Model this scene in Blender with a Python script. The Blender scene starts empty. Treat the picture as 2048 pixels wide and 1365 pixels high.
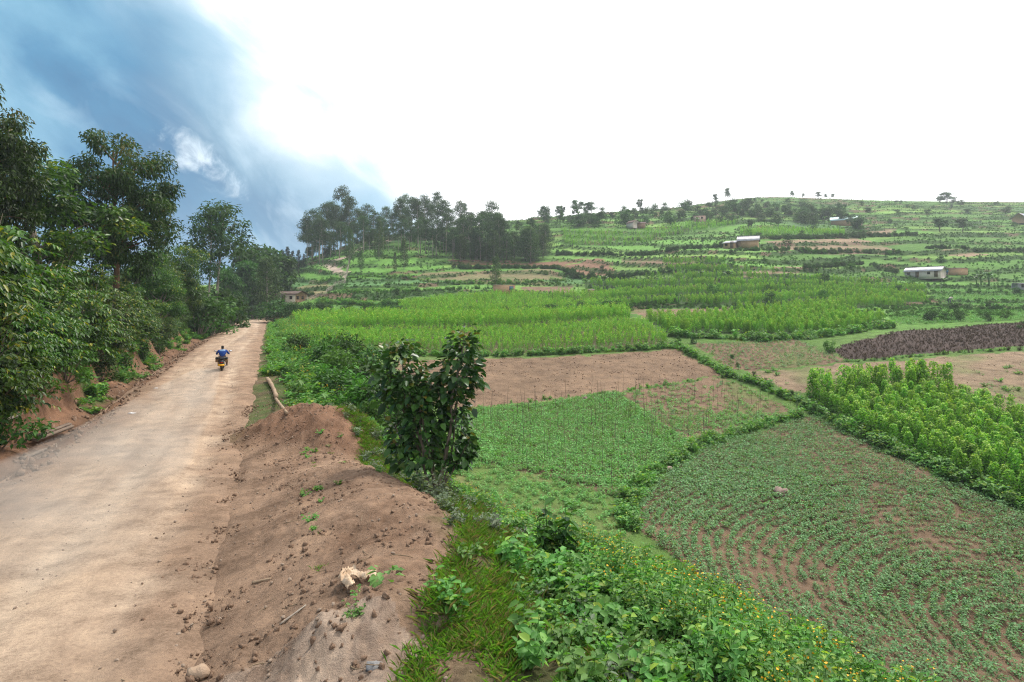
import bpy, bmesh, math, random
import numpy as np
from mathutils import Vector, Matrix

random.seed(7)
RNG = np.random.default_rng(7)
SC = bpy.context.scene
COL = SC.collection

# ------------------------------------------------------------------ camera
F_PX, U0, VH, ZC = 1250.0, 1024.0, 610.0, 5.0      # focal length (px of a 2048 px frame), centre column, horizon row, camera height
cam_d = bpy.data.cameras.new('camera')
cam_d.sensor_width = 36.0
cam_d.lens = F_PX / 2048.0 * 36.0
cam_d.shift_y = -(682.5 - VH) / 2048.0
cam_d.clip_start, cam_d.clip_end = 0.1, 6000.0
cam = bpy.data.objects.new('camera', cam_d)
cam.location = (0, 0, ZC)
cam.rotation_euler = (math.radians(90), 0, 0)
COL.objects.link(cam)
SC.camera = cam

# ------------------------------------------------------------------ light
SUN_EL, SUN_AZ = 56.0, 38.0                         # degrees; azimuth clockwise from +Y (the view direction)
world = bpy.data.worlds.new('World')
SC.world = world
world.use_nodes = True
wn, wl = world.node_tree.nodes, world.node_tree.links
wn.clear()


def N(nt, kind, **kw):
    n = nt.nodes.new(kind)
    for k, v in kw.items():
        if k.startswith('i_'):
            key = k[2:]
            key = int(key) if key.isdigit() else key.replace('_', ' ')
            n.inputs[key].default_value = v
        else:
            setattr(n, k, v)
    return n


def math_node(nt, op, a, b=None, clamp=False):
    n = nt.nodes.new('ShaderNodeMath')
    n.operation = op
    n.use_clamp = clamp
    for i, s in enumerate((a, b)):
        if s is None:
            continue
        if hasattr(s, 'links'):
            nt.links.new(s, n.inputs[i])
        else:
            n.inputs[i].default_value = s
    return n.outputs[0]


def mix_col(nt, fac, a, b, blend='MIX'):
    n = nt.nodes.new('ShaderNodeMix')
    n.data_type = 'RGBA'
    n.blend_type = blend
    for key, s in ((0, fac), (6, a), (7, b)):
        if hasattr(s, 'links'):
            nt.links.new(s, n.inputs[key])
        elif key == 0:
            n.inputs[0].default_value = s
        else:
            n.inputs[key].default_value = (*s, 1.0) if len(s) == 3 else s
    return n.outputs[2]


def ramp(nt, fac, stops, interp='LINEAR'):
    n = nt.nodes.new('ShaderNodeValToRGB')
    n.color_ramp.interpolation = interp
    el = n.color_ramp.elements
    while len(el) < len(stops):
        el.new(0.5)
    for e, (p, c) in zip(el, stops):
        e.position = p
        e.color = (*c, 1.0) if len(c) == 3 else c
    nt.links.new(fac, n.inputs[0])
    return n.outputs[0]


def build_world():
    nt = world.node_tree
    out = N(nt, 'ShaderNodeOutputWorld')
    bg = N(nt, 'ShaderNodeBackground')
    bg.inputs['Strength'].default_value = 0.1
    sky = N(nt, 'ShaderNodeTexSky', sky_type='NISHITA', sun_disc=False)
    sky.sun_elevation = math.radians(SUN_EL)
    sky.sun_rotation = math.radians(SUN_AZ)
    sky.altitude = 1900.0
    sky.air_density, sky.dust_density, sky.ozone_density = 1.0, 0.6, 2.0
    tc = N(nt, 'ShaderNodeTexCoord')
    d = tc.outputs['Generated']
    # streaked cloud field: noise stretched along the edge of the cloud sheet
    mp = N(nt, 'ShaderNodeMapping')
    mr0 = N(nt, 'ShaderNodeMapping')
    mr0.inputs['Rotation'].default_value = (0.0, math.radians(-47), 0.0)
    nt.links.new(d, mr0.inputs['Vector'])
    mp.inputs['Scale'].default_value = (0.85, 1.0, 1.9)
    nt.links.new(mr0.outputs[0], mp.inputs['Vector'])
    n1 = N(nt, 'ShaderNodeTexNoise', i_Scale=2.3, i_Detail=7.0, i_Roughness=0.52, i_Distortion=0.35)
    nt.links.new(mp.outputs[0], n1.inputs['Vector'])
    n2 = N(nt, 'ShaderNodeTexNoise', i_Scale=6.5, i_Detail=6.0, i_Roughness=0.55, i_Distortion=0.6)
    nt.links.new(mp.outputs[0], n2.inputs['Vector'])
    n3 = N(nt, 'ShaderNodeTexNoise', i_Scale=1.4, i_Detail=4.0, i_Roughness=0.5)
    nt.links.new(d, n3.inputs['Vector'])
    # cloud sheet: everything on one side of a tilted great circle is thick bright cloud
    dp = N(nt, 'ShaderNodeVectorMath', operation='DOT_PRODUCT')
    dp.inputs[1].default_value = Vector((-0.322, -0.0284, -0.297)).normalized()
    nt.links.new(d, dp.inputs[0])
    edge = math_node(nt, 'MULTIPLY_ADD', math_node(nt, 'SUBTRACT', n1.outputs['Fac'], 0.5), 0.42)
    edge.node.inputs[2].default_value = 0.0
    nt.links.new(math_node(nt, 'ADD', dp.outputs['Value'], math_node(nt, 'MULTIPLY', math_node(nt, 'SUBTRACT', n2.outputs['Fac'], 0.5), 0.16)), edge.node.inputs[2])
    mr = N(nt, 'ShaderNodeMapRange', interpolation_type='SMOOTHSTEP')
    mr.inputs['From Min'].default_value = -0.14
    mr.inputs['From Max'].default_value = 0.15
    mr.inputs['To Min'].default_value = 1.0
    mr.inputs['To Max'].default_value = 0.0
    nt.links.new(edge, mr.inputs['Value'])
    sheet = mr.outputs[0]
    # the gap: deep blue air behind blue-grey rain cloud, brightened by thin veils
    rain = ramp(nt, n1.outputs['Fac'], [(0.33, (0.12, 0.82, 1.85)), (0.44, (0.24, 1.30, 2.65)), (0.54, (0.58, 2.15, 3.7)), (0.66, (2.0, 4.1, 5.5))])
    gap = mix_col(nt, 0.93, sky.outputs[0], rain)
    wisp = ramp(nt, n2.outputs['Fac'], [(0.55, (0, 0, 0)), (0.74, (1, 1, 1))])
    wm = math_node(nt, 'MULTIPLY', wisp, ramp(nt, n3.outputs['Fac'], [(0.46, (0, 0, 0)), (0.62, (0.7, 0.7, 0.7))]))
    gap = mix_col(nt, wm, gap, (5.2, 6.6, 7.6))
    # one small torn cloud hanging below the sheet
    cd = Vector((400 - U0, F_PX, VH - 325)).normalized()
    side = Vector((1, 0, 0.0)) - cd * cd.x
    side.normalize()
    upv = cd.cross(side) * -1
    axis = (side * 0.78 - Vector((0, 0, 1)) * 0.62).normalized()
    perp = cd.cross(axis)
    va = N(nt, 'ShaderNodeVectorMath', operation='DOT_PRODUCT'); va.inputs[1].default_value = axis
    vb = N(nt, 'ShaderNodeVectorMath', operation='DOT_PRODUCT'); vb.inputs[1].default_value = perp
    nt.links.new(d, va.inputs[0]); nt.links.new(d, vb.inputs[0])
    ta = math_node(nt, 'DIVIDE', math_node(nt, 'SUBTRACT', va.outputs['Value'], cd.dot(axis)), 0.062)
    tb = math_node(nt, 'DIVIDE', math_node(nt, 'SUBTRACT', vb.outputs['Value'], cd.dot(perp)), 0.026)
    rr = math_node(nt, 'ADD', math_node(nt, 'MULTIPLY', ta, ta), math_node(nt, 'MULTIPLY', tb, tb))
    fr = N(nt, 'ShaderNodeVectorMath', operation='DOT_PRODUCT'); fr.inputs[1].default_value = cd
    nt.links.new(d, fr.inputs[0])
    n4 = N(nt, 'ShaderNodeTexNoise', i_Scale=26.0, i_Detail=6.0, i_Roughness=0.62, i_Distortion=0.8)
    nt.links.new(d, n4.inputs['Vector'])
    puff = math_node(nt, 'SUBTRACT', math_node(nt, 'MULTIPLY', n4.outputs['Fac'], 2.6), math_node(nt, 'MULTIPLY', rr, 0.55))
    pm = N(nt, 'ShaderNodeMapRange', interpolation_type='SMOOTHSTEP')
    pm.inputs['From Min'].default_value = 0.65
    pm.inputs['From Max'].default_value = 1.75
    nt.links.new(puff, pm.inputs['Value'])
    pmask = math_node(nt, 'MULTIPLY', pm.outputs[0], math_node(nt, 'GREATER_THAN', fr.outputs['Value'], 0.8))
    gap = mix_col(nt, math_node(nt, 'MULTIPLY', pmask, 0.9), gap, (6.4, 7.3, 8.0))
    cloud = ramp(nt, n3.outputs['Fac'], [(0.3, (9.0, 9.05, 9.15)), (0.7, (12.0, 12.0, 12.0))])
    lit_edge = mix_col(nt, math_node(nt, 'POWER', sheet, 2.2), (4.2, 6.8, 8.2), cloud)
    allc = mix_col(nt, sheet, gap, lit_edge)
    nt.links.new(allc, bg.inputs['Color'])
    nt.links.new(bg.outputs[0], out.inputs['Surface'])


build_world()
sun_d = bpy.data.lights.new('sun', 'SUN')
sun_d.energy = 2.8
sun_d.angle = math.radians(10)
sun_d.color = (1.0, 0.955, 0.88)
sun = bpy.data.objects.new('sun', sun_d)
el_, az_ = math.radians(SUN_EL), math.radians(SUN_AZ)
to_sun = Vector((math.sin(az_) * math.cos(el_), math.cos(az_) * math.cos(el_), math.sin(el_)))
sun.rotation_euler = (-to_sun).to_track_quat('-Z', 'Y').to_euler()
sun.location = (60, 60, 120)
COL.objects.link(sun)

SC.view_settings.view_transform = 'Standard'
SC.view_settings.look = 'None'
SC.view_settings.exposure = 0.60
SC.view_settings.gamma = 1.0
SC.view_settings.use_curve_mapping = False
SC.render.engine = 'CYCLES'
SC.cycles.use_denoising = True
SC.cycles.denoiser = 'OPENIMAGEDENOISE'
SC.cycles.denoising_input_passes = 'RGB_ALBEDO_NORMAL'
SC.cycles.denoising_prefilter = 'NONE'
SC.cycles.max_bounces = 5
SC.cycles.diffuse_bounces = 3
SC.cycles.glossy_bounces = 2
SC.cycles.transmission_bounces = 2
SC.cycles.transparent_max_bounces = 6
SC.cycles.volume_bounces = 0
SC.cycles.use_adaptive_sampling = True
SC.cycles.adaptive_threshold = 0.02
SC.cycles.filter_width = 1.15
SC.cycles.volume_max_steps = 128

# ------------------------------------------------------------------ helpers: noise, meshes, tags
_T = np.random.default_rng(11).random((256, 256))


def vnoise(x, y):
    xi, yi = np.floor(x).astype(int), np.floor(y).astype(int)
    fx, fy = x - xi, y - yi
    fx, fy = fx * fx * (3 - 2 * fx), fy * fy * (3 - 2 * fy)
    a, b = _T[xi & 255, yi & 255], _T[(xi + 1) & 255, yi & 255]
    c, d = _T[xi & 255, (yi + 1) & 255], _T[(xi + 1) & 255, (yi + 1) & 255]
    return (a * (1 - fx) + b * fx) * (1 - fy) + (c * (1 - fx) + d * fx) * fy


def fbm(x, y, octaves=4, gain=0.5):
    s, amp, tot = 0.0, 1.0, 0.0
    for o in range(octaves):
        s = s + amp * vnoise(x * 2 ** o + 17.3 * o, y * 2 ** o + 5.1 * o)
        tot += amp
        amp *= gain
    return s / tot - 0.5                              # about -0.5..0.5


def sstep(a, b, x):
    t = np.clip((x - a) / (b - a + 1e-9), 0, 1)
    return t * t * (3 - 2 * t)


def tag(o, label=None, cat=None, group=None, kind=None):
    if label: o['label'] = label
    if cat: o['category'] = cat
    if group: o['group'] = group
    if kind: o['kind'] = kind
    return o


def link(o, parent=None):
    COL.objects.link(o)
    if parent is not None:
        o.parent = parent
    return o


def empty(name, loc=(0, 0, 0), rz=0.0, s=1.0):
    o = bpy.data.objects.new(name, None)
    o.location, o.rotation_euler, o.scale = loc, (0, 0, rz), (s, s, s)
    o.empty_display_size = 0.2
    return link(o)


def mesh_np(name, V, F, mat=None, tint=None, col=None, smooth=False):
    """V (n,3); F (m,k) or a list of such arrays; tint: one float per vertex; col: one rgb per vertex."""
    Fs = F if isinstance(F, list) else [F]
    me = bpy.data.meshes.new(name)
    V = np.asarray(V, np.float32)
    me.vertices.add(len(V))
    me.vertices.foreach_set('co', V.ravel())
    idx = np.concatenate([f.ravel() for f in Fs]).astype(np.int32)
    cnt = np.concatenate([np.full(len(f), f.shape[1]) for f in Fs]).astype(np.int32)
    me.loops.add(len(idx))
    me.loops.foreach_set('vertex_index', idx)
    me.polygons.add(len(cnt))
    me.polygons.foreach_set('loop_start', np.concatenate([[0], np.cumsum(cnt)[:-1]]).astype(np.int32))
    me.polygons.foreach_set('loop_total', cnt)
    if tint is not None:
        a = me.attributes.new('tint', 'FLOAT', 'POINT')
        a.data.foreach_set('value', np.asarray(tint, np.float32))
    if col is not None:
        a = me.attributes.new('col', 'FLOAT_COLOR', 'POINT')
        c4 = np.ones((len(V), 4), np.float32)
        c4[:, :3] = col
        a.data.foreach_set('color', c4.ravel())
    me.update(calc_edges=True)
    me.validate()
    if smooth:
        me.polygons.foreach_set('use_smooth', np.ones(len(cnt), bool))
    if mat is not None:
        for m in (mat if isinstance(mat, (list, tuple)) else [mat]):
            me.materials.append(m)
    return me


def obj(name, me, parent=None, loc=None, rz=None, s=None):
    o = bpy.data.objects.new(name, me)
    if loc is not None: o.location = loc
    if rz is not None: o.rotation_euler = (0, 0, rz)
    if s is not None: o.scale = (s, s, s) if np.isscalar(s) else s
    return link(o, parent)


class Mesher:
    """Collects boxes, tubes, prisms and lumps into one mesh."""
    def __init__(self):
        self.V, self.Q, self.T, self.n = [], [], [], 0

    def add(self, V, Q=None, T=None):
        V = np.asarray(V, float).reshape(-1, 3)
        if Q is not None and len(Q): self.Q.append(np.asarray(Q, int) + self.n)
        if T is not None and len(T): self.T.append(np.asarray(T, int) + self.n)
        self.V.append(V)
        self.n += len(V)
        return self

    def box(self, c, size, rot=None):
        s = np.array(size, float) / 2
        P = np.array([[x, y, z] for x in (-1, 1) for y in (-1, 1) for z in (-1, 1)], float) * s
        if rot is not None:
            P = P @ np.array(rot).T
        return self.add(P + np.array(c, float), [[0, 1, 3, 2], [4, 6, 7, 5], [0, 4, 5, 1], [2, 3, 7, 6], [0, 2, 6, 4], [1, 5, 7, 3]])

    def tube(self, path, radii, n=8, cap=True):
        P = np.asarray(path, float)
        m = len(P)
        R = np.full(m, radii, float) if np.isscalar(radii) else np.asarray(radii, float)
        V = []
        ref = np.array([0.31, 0.87, 0.2])
        for i in range(m):
            t = P[min(i + 1, m - 1)] - P[max(i - 1, 0)]
            t = t / (np.linalg.norm(t) + 1e-9)
            a = np.cross(t, ref)
            if np.linalg.norm(a) < 0.2: a = np.cross(t, [1, 0, 0.1])
            a /= np.linalg.norm(a)
            b = np.cross(t, a)
            th = np.arange(n) / n * 2 * math.pi
            V.append(P[i] + R[i] * (np.cos(th)[:, None] * a + np.sin(th)[:, None] * b))
        V = np.concatenate(V)
        i, j = np.meshgrid(np.arange(m - 1), np.arange(n), indexing='ij')
        i, j = i.ravel(), j.ravel()
        Q = np.stack([i * n + j, i * n + (j + 1) % n, (i + 1) * n + (j + 1) % n, (i + 1) * n + j], 1)
        T = None
        if cap:
            V = np.concatenate([V, P[:1], P[-1:]])
            k = np.arange(n)
            T = np.concatenate([np.stack([np.full(n, m * n), (k + 1) % n, k], 1),
                                np.stack([np.full(n, m * n + 1), (m - 1) * n + k, (m - 1) * n + (k + 1) % n], 1)])
        return self.add(V, Q, T)

    def lump(self, c, r, seed=0, n=10, rough=0.35):
        c = np.array(c, float); r = np.array(r, float)
        th = np.arange(n) / n * 2 * math.pi
        ph = np.linspace(0, math.pi, n // 2 + 2)[1:-1]
        V = np.array([[math.sin(p) * math.cos(t), math.sin(p) * math.sin(t), math.cos(p)] for p in ph for t in th] + [[0, 0, 1], [0, 0, -1]])
        k = 1 + rough * (fbm(V[:, 0] * 1.7 + seed * 3.1 + 40, V[:, 1] * 1.7 + V[:, 2] * 1.3 + 60 + seed, 3) * 2)
        V = V * k[:, None] * r + c
        m = len(ph)
        Q = [[i * n + j, (i + 1) * n + j, (i + 1) * n + (j + 1) % n, i * n + (j + 1) % n] for i in range(m - 1) for j in range(n)]
        T = [[m * n, j, (j + 1) % n] for j in range(n)] + [[m * n + 1, (m - 1) * n + (j + 1) % n, (m - 1) * n + j] for j in range(n)]
        return self.add(V, Q, T)

    def mesh(self, name, mat, smooth=False, tint=None):
        V = np.concatenate(self.V)
        Fs = []
        if self.Q: Fs.append(np.concatenate(self.Q))
        if self.T: Fs.append(np.concatenate(self.T))
        return mesh_np(name, V, Fs, mat, tint=np.full(len(V), tint) if tint is not None else None, smooth=smooth)

    def build(self, name, mat, parent=None, smooth=False, loc=None, rz=None, s=None):
        return obj(name, self.mesh(name, mat, smooth), parent, loc, rz, s)


def rotz(a):
    return np.array([[math.cos(a), -math.sin(a), 0], [math.sin(a), math.cos(a), 0], [0, 0, 1]])


def roty(a):
    return np.array([[math.cos(a), 0, math.sin(a)], [0, 1, 0], [-math.sin(a), 0, math.cos(a)]])


def rotx(a):
    return np.array([[1, 0, 0], [0, math.cos(a), -math.sin(a)], [0, math.sin(a), math.cos(a)]])


# ------------------------------------------------------------------ materials
def srgb(r, g, b):
    f = lambda c: (c / 255) / 12.92 if c / 255 <= 0.04045 else ((c / 255 + 0.055) / 1.055) ** 2.4
    return (f(r), f(g), f(b))


def new_mat(name):
    m = bpy.data.materials.new(name)
    m.use_nodes = True
    nt = m.node_tree
    nt.nodes.clear()
    out = N(nt, 'ShaderNodeOutputMaterial')
    return m, nt, out


def leaf_mat(name, dark, light, trans=0.32, rough=0.45, spec=0.4, var=0.22, tip=None):
    m, nt, out = new_mat(name)
    at = N(nt, 'ShaderNodeAttribute', attribute_name='tint')
    oi = N(nt, 'ShaderNodeObjectInfo')
    stops = [(0.0, dark), (0.75, light)]
    if tip: stops.append((1.0, tip))
    c = ramp(nt, at.outputs['Fac'], stops)
    hv = N(nt, 'ShaderNodeHueSaturation')
    nt.links.new(c, hv.inputs['Color'])
    v = math_node(nt, 'ADD', math_node(nt, 'MULTIPLY', oi.outputs['Random'], var * 2), 1 - var)
    nt.links.new(v, hv.inputs['Value'])
    h = math_node(nt, 'ADD', math_node(nt, 'MULTIPLY', oi.outputs['Random'], 0.03), 0.485)
    nt.links.new(h, hv.inputs['Hue'])
    pb = N(nt, 'ShaderNodeBsdfPrincipled')
    pb.inputs['Roughness'].default_value = rough
    pb.inputs['Specular IOR Level'].default_value = spec
    nt.links.new(hv.outputs[0], pb.inputs['Base Color'])
    tr = N(nt, 'ShaderNodeBsdfTranslucent')
    tcol = mix_col(nt, 1.0, hv.outputs[0], (1.35, 1.45, 0.6), 'MULTIPLY')
    nt.links.new(tcol, tr.inputs['Color'])
    mx = N(nt, 'ShaderNodeMixShader')
    mx.inputs[0].default_value = trans
    nt.links.new(pb.outputs[0], mx.inputs[1])
    nt.links.new(tr.outputs[0], mx.inputs[2])
    nt.links.new(mx.outputs[0], out.inputs['Surface'])
    return m


def plain_mat(name, c1, c2=None, scale=6.0, rough=0.85, bump=0.0, metal=0.0, spec=0.3, stretch=(1, 1, 1), detail=5.0, bscale=None):
    m, nt, out = new_mat(name)
    pb = N(nt, 'ShaderNodeBsdfPrincipled')
    pb.inputs['Roughness'].default_value = rough
    pb.inputs['Metallic'].default_value = metal
    pb.inputs['Specular IOR Level'].default_value = spec
    tc = N(nt, 'ShaderNodeTexCoord')
    mp = N(nt, 'ShaderNodeMapping')
    mp.inputs['Scale'].default_value = stretch
    nt.links.new(tc.outputs['Object'], mp.inputs['Vector'])
    nz = N(nt, 'ShaderNodeTexNoise', i_Scale=scale, i_Detail=detail, i_Roughness=0.6)
    nt.links.new(mp.outputs[0], nz.inputs['Vector'])
    c2 = c2 or tuple(x * 0.7 for x in c1)
    c = ramp(nt, nz.outputs['Fac'], [(0.32, c2), (0.68, c1)])
    nt.links.new(c, pb.inputs['Base Color'])
    if bump:
        nb = N(nt, 'ShaderNodeTexNoise', i_Scale=bscale or scale * 4, i_Detail=4.0, i_Roughness=0.6)
        nt.links.new(mp.outputs[0], nb.inputs['Vector'])
        b = N(nt, 'ShaderNodeBump', i_Strength=bump, i_Distance=0.05)
        nt.links.new(nb.outputs['Fac'], b.inputs['Height'])
        nt.links.new(b.outputs[0], pb.inputs['Normal'])
    nt.links.new(pb.outputs[0], out.inputs['Surface'])
    return m


def ground_mat(name, scale=1.0, bump=0.7):
    m, nt, out = new_mat(name)
    pb = N(nt, 'ShaderNodeBsdfPrincipled')
    pb.inputs['Roughness'].default_value = 0.95
    pb.inputs['Specular IOR Level'].default_value = 0.12
    at = N(nt, 'ShaderNodeAttribute', attribute_name='col')
    tc = N(nt, 'ShaderNodeTexCoord')
    n1 = N(nt, 'ShaderNodeTexNoise', i_Scale=0.9 * scale, i_Detail=8.0, i_Roughness=0.66)
    n2 = N(nt, 'ShaderNodeTexNoise', i_Scale=11.0 * scale, i_Detail=9.0, i_Roughness=0.76)
    n3 = N(nt, 'ShaderNodeTexNoise', i_Scale=60.0 * scale, i_Detail=4.0, i_Roughness=0.7)
    for n in (n1, n2, n3):
        nt.links.new(tc.outputs['Object'], n.inputs['Vector'])
    f = math_node(nt, 'ADD', math_node(nt, 'MULTIPLY', n1.outputs['Fac'], 0.55), math_node(nt, 'MULTIPLY', n2.outputs['Fac'], 0.45))
    v = ramp(nt, f, [(0.36, (0.50, 0.48, 0.46)), (0.5, (0.97, 0.97, 0.97)), (0.64, (1.36, 1.35, 1.30))])
    c = mix_col(nt, 1.0, at.outputs['Color'], v, 'MULTIPLY')
    nt.links.new(c, pb.inputs['Base Color'])
    h = math_node(nt, 'ADD', math_node(nt, 'MULTIPLY', n2.outputs['Fac'], 1.0), math_node(nt, 'MULTIPLY', n3.outputs['Fac'], 0.35))
    b = N(nt, 'ShaderNodeBump', i_Strength=bump, i_Distance=0.14)
    nt.links.new(h, b.inputs['Height'])
    nt.links.new(b.outputs[0], pb.inputs['Normal'])
    nt.links.new(pb.outputs[0], out.inputs['Surface'])
    return m


# ------------------------------------------------------------------ terrain
RD = np.array([-0.3593, 0.9332])                     # direction of the road, seen from above
RN = np.array([0.9332, 0.3593])                      # to the right of it
R0 = np.array([-8.05, 18.5])                         # a point on its right-hand edge
ROAD_W = 5.8


def road_coords(x, y):
    dx, dy = x - R0[0], y - R0[1]
    lat = dx * RN[0] + dy * RN[1]
    ye = R0[1] + RD[1] * (dx * RD[0] + dy * RD[1])
    return lat, ye


def road_point(lat, ye):
    s = (ye - R0[1]) / RD[1]
    return R0[0] + lat * RN[0] + s * RD[0], R0[1] + lat * RN[1] + s * RD[1]


_yk = np.arange(-40, 420, 0.5)
_zk = np.interp(_yk, [-40, 0, 6.5, 12, 18.5, 28, 41, 69, 115, 165, 200, 260, 420], [2.0, 1.25, 0.85, 0.35, 0.02, 0.2, 0.72, 1.14, 1.32, 1.7, 1.1, -1.5, -8])
for _ in range(3):
    _zk = np.convolve(np.pad(_zk, 8, mode='edge'), np.ones(17) / 17, mode='valid')


def z_road(ye):
    return np.interp(ye, _yk, _zk)


CTRL = np.array([
    (1300, 1080, 23.5), (1700, 1365, 17), (2048, 1365, 19), (2400, 1365, 20), (2900, 1365, 20), (2048, 1100, 27), (2400, 1100, 28), (1600, 985, 31),
    (1600, 840, 45), (1930, 940, 34), (2300, 1000, 33), (2900, 1000, 33), (930, 815, 45), (1250, 1000, 28), (930, 930, 31), (1450, 752, 57),
    (950, 716, 64), (2048, 712, 60), (2300, 720, 60), (2900, 720, 60), (1690, 722, 62), (1380, 692, 68), (1700, 664, 80), (2048, 650, 82),
    (2400, 650, 82), (600, 664, 88), (700, 692, 66), (590, 692, 64), (1250, 642, 92), (900, 644, 93), (600, 638, 112), (1350, 615, 112),
    (1860, 640, 92), (1700, 602, 118), (2048, 602, 125), (2400, 602, 125), (1300, 570, 150), (1000, 590, 150), (750, 606, 140), (590, 609, 150),
    (600, 586, 165), (660, 565, 180), (1200, 553, 175), (1200, 518, 198), (900, 527, 203), (690, 521, 205), (1490, 496, 185), (1850, 556, 168),
    (2040, 579, 150), (1660, 503, 193), (1660, 476, 217), (1100, 502, 222), (1300, 480, 226), (1500, 460, 245), (1280, 456, 252), (1680, 451, 262),
    (1900, 510, 187), (1900, 460, 250), (2048, 446, 280), (2400, 440, 290), (2900, 440, 290), (560, 545, 225), (620, 520, 238), (750, 476, 262),
    (900, 456, 280), (1050, 438, 290), (1200, 426, 320), (1400, 409, 400), (1500, 397, 440), (1700, 400, 440), (1900, 404, 440), (2048, 405, 440),
    (2400, 410, 440), (2900, 412, 440), (500, 560, 330), (700, 515, 350), (900, 486, 370), (1050, 466, 380), (1200, 446, 410), (1400, 424, 500),
    (1700, 418, 560), (2048, 418, 560), (2500, 418, 560), (0, 565, 700), (500, 565, 700), (1000, 490, 720), (1500, 445, 720), (2048, 445, 720),
    (2600, 445, 720), (480, 640, 172), (400, 602, 220), (200, 582, 230), (0, 572, 240), (-500, 562, 240), (300, 575, 330), (-600, 565, 700)], float)


def _tps_fit(P, v, reg=1e-3):
    n = len(P)
    r2 = ((P[:, None] - P[None]) ** 2).sum(-1)
    K = 0.5 * r2 * np.log(r2 + 1e-12) + reg * np.eye(n)
    A = np.zeros((n + 3, n + 3))
    A[:n, :n] = K
    A[:n, n:] = np.c_[np.ones(n), P]
    A[n:, :n] = A[:n, n:].T
    return np.linalg.solve(A, np.r_[v, 0, 0, 0])


_CP = np.c_[(CTRL[:, 0] - U0) / F_PX * 1.6, np.log(CTRL[:, 2])]
_CW = _tps_fit(_CP, CTRL[:, 1] / 100.0)


def z_fields(x, y):
    q = np.c_[np.clip(x / y, -1.6, 1.6) * 1.6, np.log(y)]
    out = np.full(len(q), _CW[-3]) + q @ _CW[-2:]
    for p, w in zip(_CP, _CW[:-3]):
        r2 = ((q - p) ** 2).sum(1)
        out += w * 0.5 * r2 * np.log(r2 + 1e-12)
    return ZC - (out * 100.0 - VH) / F_PX * y


def terrain(x, y):
    """Height of the land and masks for colouring it."""
    lat, ye = road_coords(x, y)
    zf = z_fields(x, np.maximum(y, 12.0))
    # the hillside steps up in uneven terraces
    hill = sstep(75, 150, y) * (1 - sstep(380, 430, y))
    step = 2.3 + 0.9 * sstep(150, 300, y)
    q = (zf + 7.0 * fbm(x / 55, y / 55, 2) + 1.2 * fbm(x / 14, y / 14, 2)) / step
    fr = q - np.floor(q)
    prof = 0.35 * fr + 0.65 * sstep(0.72, 0.98, fr)
    present = sstep(-0.12, 0.08, fbm(x / 37 + 9, y / 21 + 3, 2))
    amt = hill * (0.55 + 0.45 * present)
    zf = zf + amt * (prof - fr) * step * 0.75
    riser = amt * sstep(0.70, 0.80, fr) * (1 - sstep(0.97, 1.0, fr))
    zf = zf + 0.10 * fbm(x / 1.7, y / 1.7, 3) + 0.5 * fbm(x / 9, y / 9, 2) * sstep(40, 120, y)
    # corridor of the road
    zr = z_road(ye)
    L1 = np.interp(ye, [-5, 5.7, 12, 15.4, 19.7, 26, 33, 60, 165], [6.7, 6.4, 5.3, 4.4, 3.6, 2.6, 2.1, 2.0, 2.0])
    LW = np.interp(ye, [0, 20, 40, 70, 110, 165], [5.5, 5.5, 6.0, 5.0, 3.0, 3.0])
    near = 1 - sstep(20, 27, ye)
    wob = fbm(x / 2.1, y / 2.1, 3)
    zs = zr + near * 0.50 * np.exp(-((lat - 2.9 - 1.2 * wob) / 1.5) ** 2) * sstep(-2, 5, ye) * (1 - 0.6 * sstep(15, 18, ye) * (1 - sstep(19, 22, ye)))
    zs = zs + 0.18 * near * sstep(0.2, 1.5, lat) * (1 - sstep(4.5, 7.5, lat)) * (1 - sstep(12, 20, ye))
    zs = zs + 0.16 * wob * near * sstep(0.3, 1.6, lat) + 0.25 * (1 - near) * sstep(0.2, 1.4, lat) * (1 - sstep(1.4, 4, lat)) * (0.6 + 1.2 * wob)
    zs = zs - 0.45 * near * sstep(L1 - 1.6, L1, lat)
    w = sstep(0.0, 1.0, (lat - L1) / LW)
    z_right = zs * (1 - w) + zf * w
    # left of the road: ditch, cut bank of red earth, rising ground
    ul = -(lat + ROAD_W)
    hb = np.interp(ye, [0, 25, 42, 70, 115, 165], [2.5, 2.1, 1.6, 1.3, 1.0, 0.8])
    wb = 1.1 + 1.4 * fbm(x / 3.3 + 50, y / 3.3, 3)
    gul = fbm(ye / 0.35 + 3.0, ul / 6.0, 2) * 0.5 + fbm(ye / 1.6, ul / 5.0 + 9, 2) * 0.9
    bank = hb * (1 + 0.35 * fbm(ye / 5.0, ye / 50.0, 2)) * sstep(0.0, 1.0, (ul - 1.0 - wb * 0.55 + gul * 0.55) / np.maximum(wb, 0.5))
    rise = 0.42 * np.clip(ul - 3, 0, 14) + 0.22 * np.clip(ul - 17, 0, 60)
    z_left = zr - 0.30 * np.exp(-((ul - 0.75 + 0.5 * wob) / 0.45) ** 2) + bank + rise + 0.25 * wob * sstep(1.5, 4, ul)
    zc = np.where(lat < -ROAD_W, z_left, np.where(lat < 0, zr, z_right))
    fade = sstep(168, 205, ye)
    z = zc * (1 - fade) + zf * fade
    onroad = sstep(-ROAD_W - 0.5, -ROAD_W + 0.2, lat + 0.5 * wob) * (1 - sstep(-0.3, 0.4, lat + 0.6 * wob)) * (1 - fade)
    m = dict(lat=lat, ye=ye, ul=ul, w=w, near=near, fade=fade, riser=riser * np.where(lat > 0, w, 0), onroad=onroad, wob=wob, L1=L1, bank=bank / hb, LW=LW, level=np.floor(q), amt=amt)
    return z, m


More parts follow.
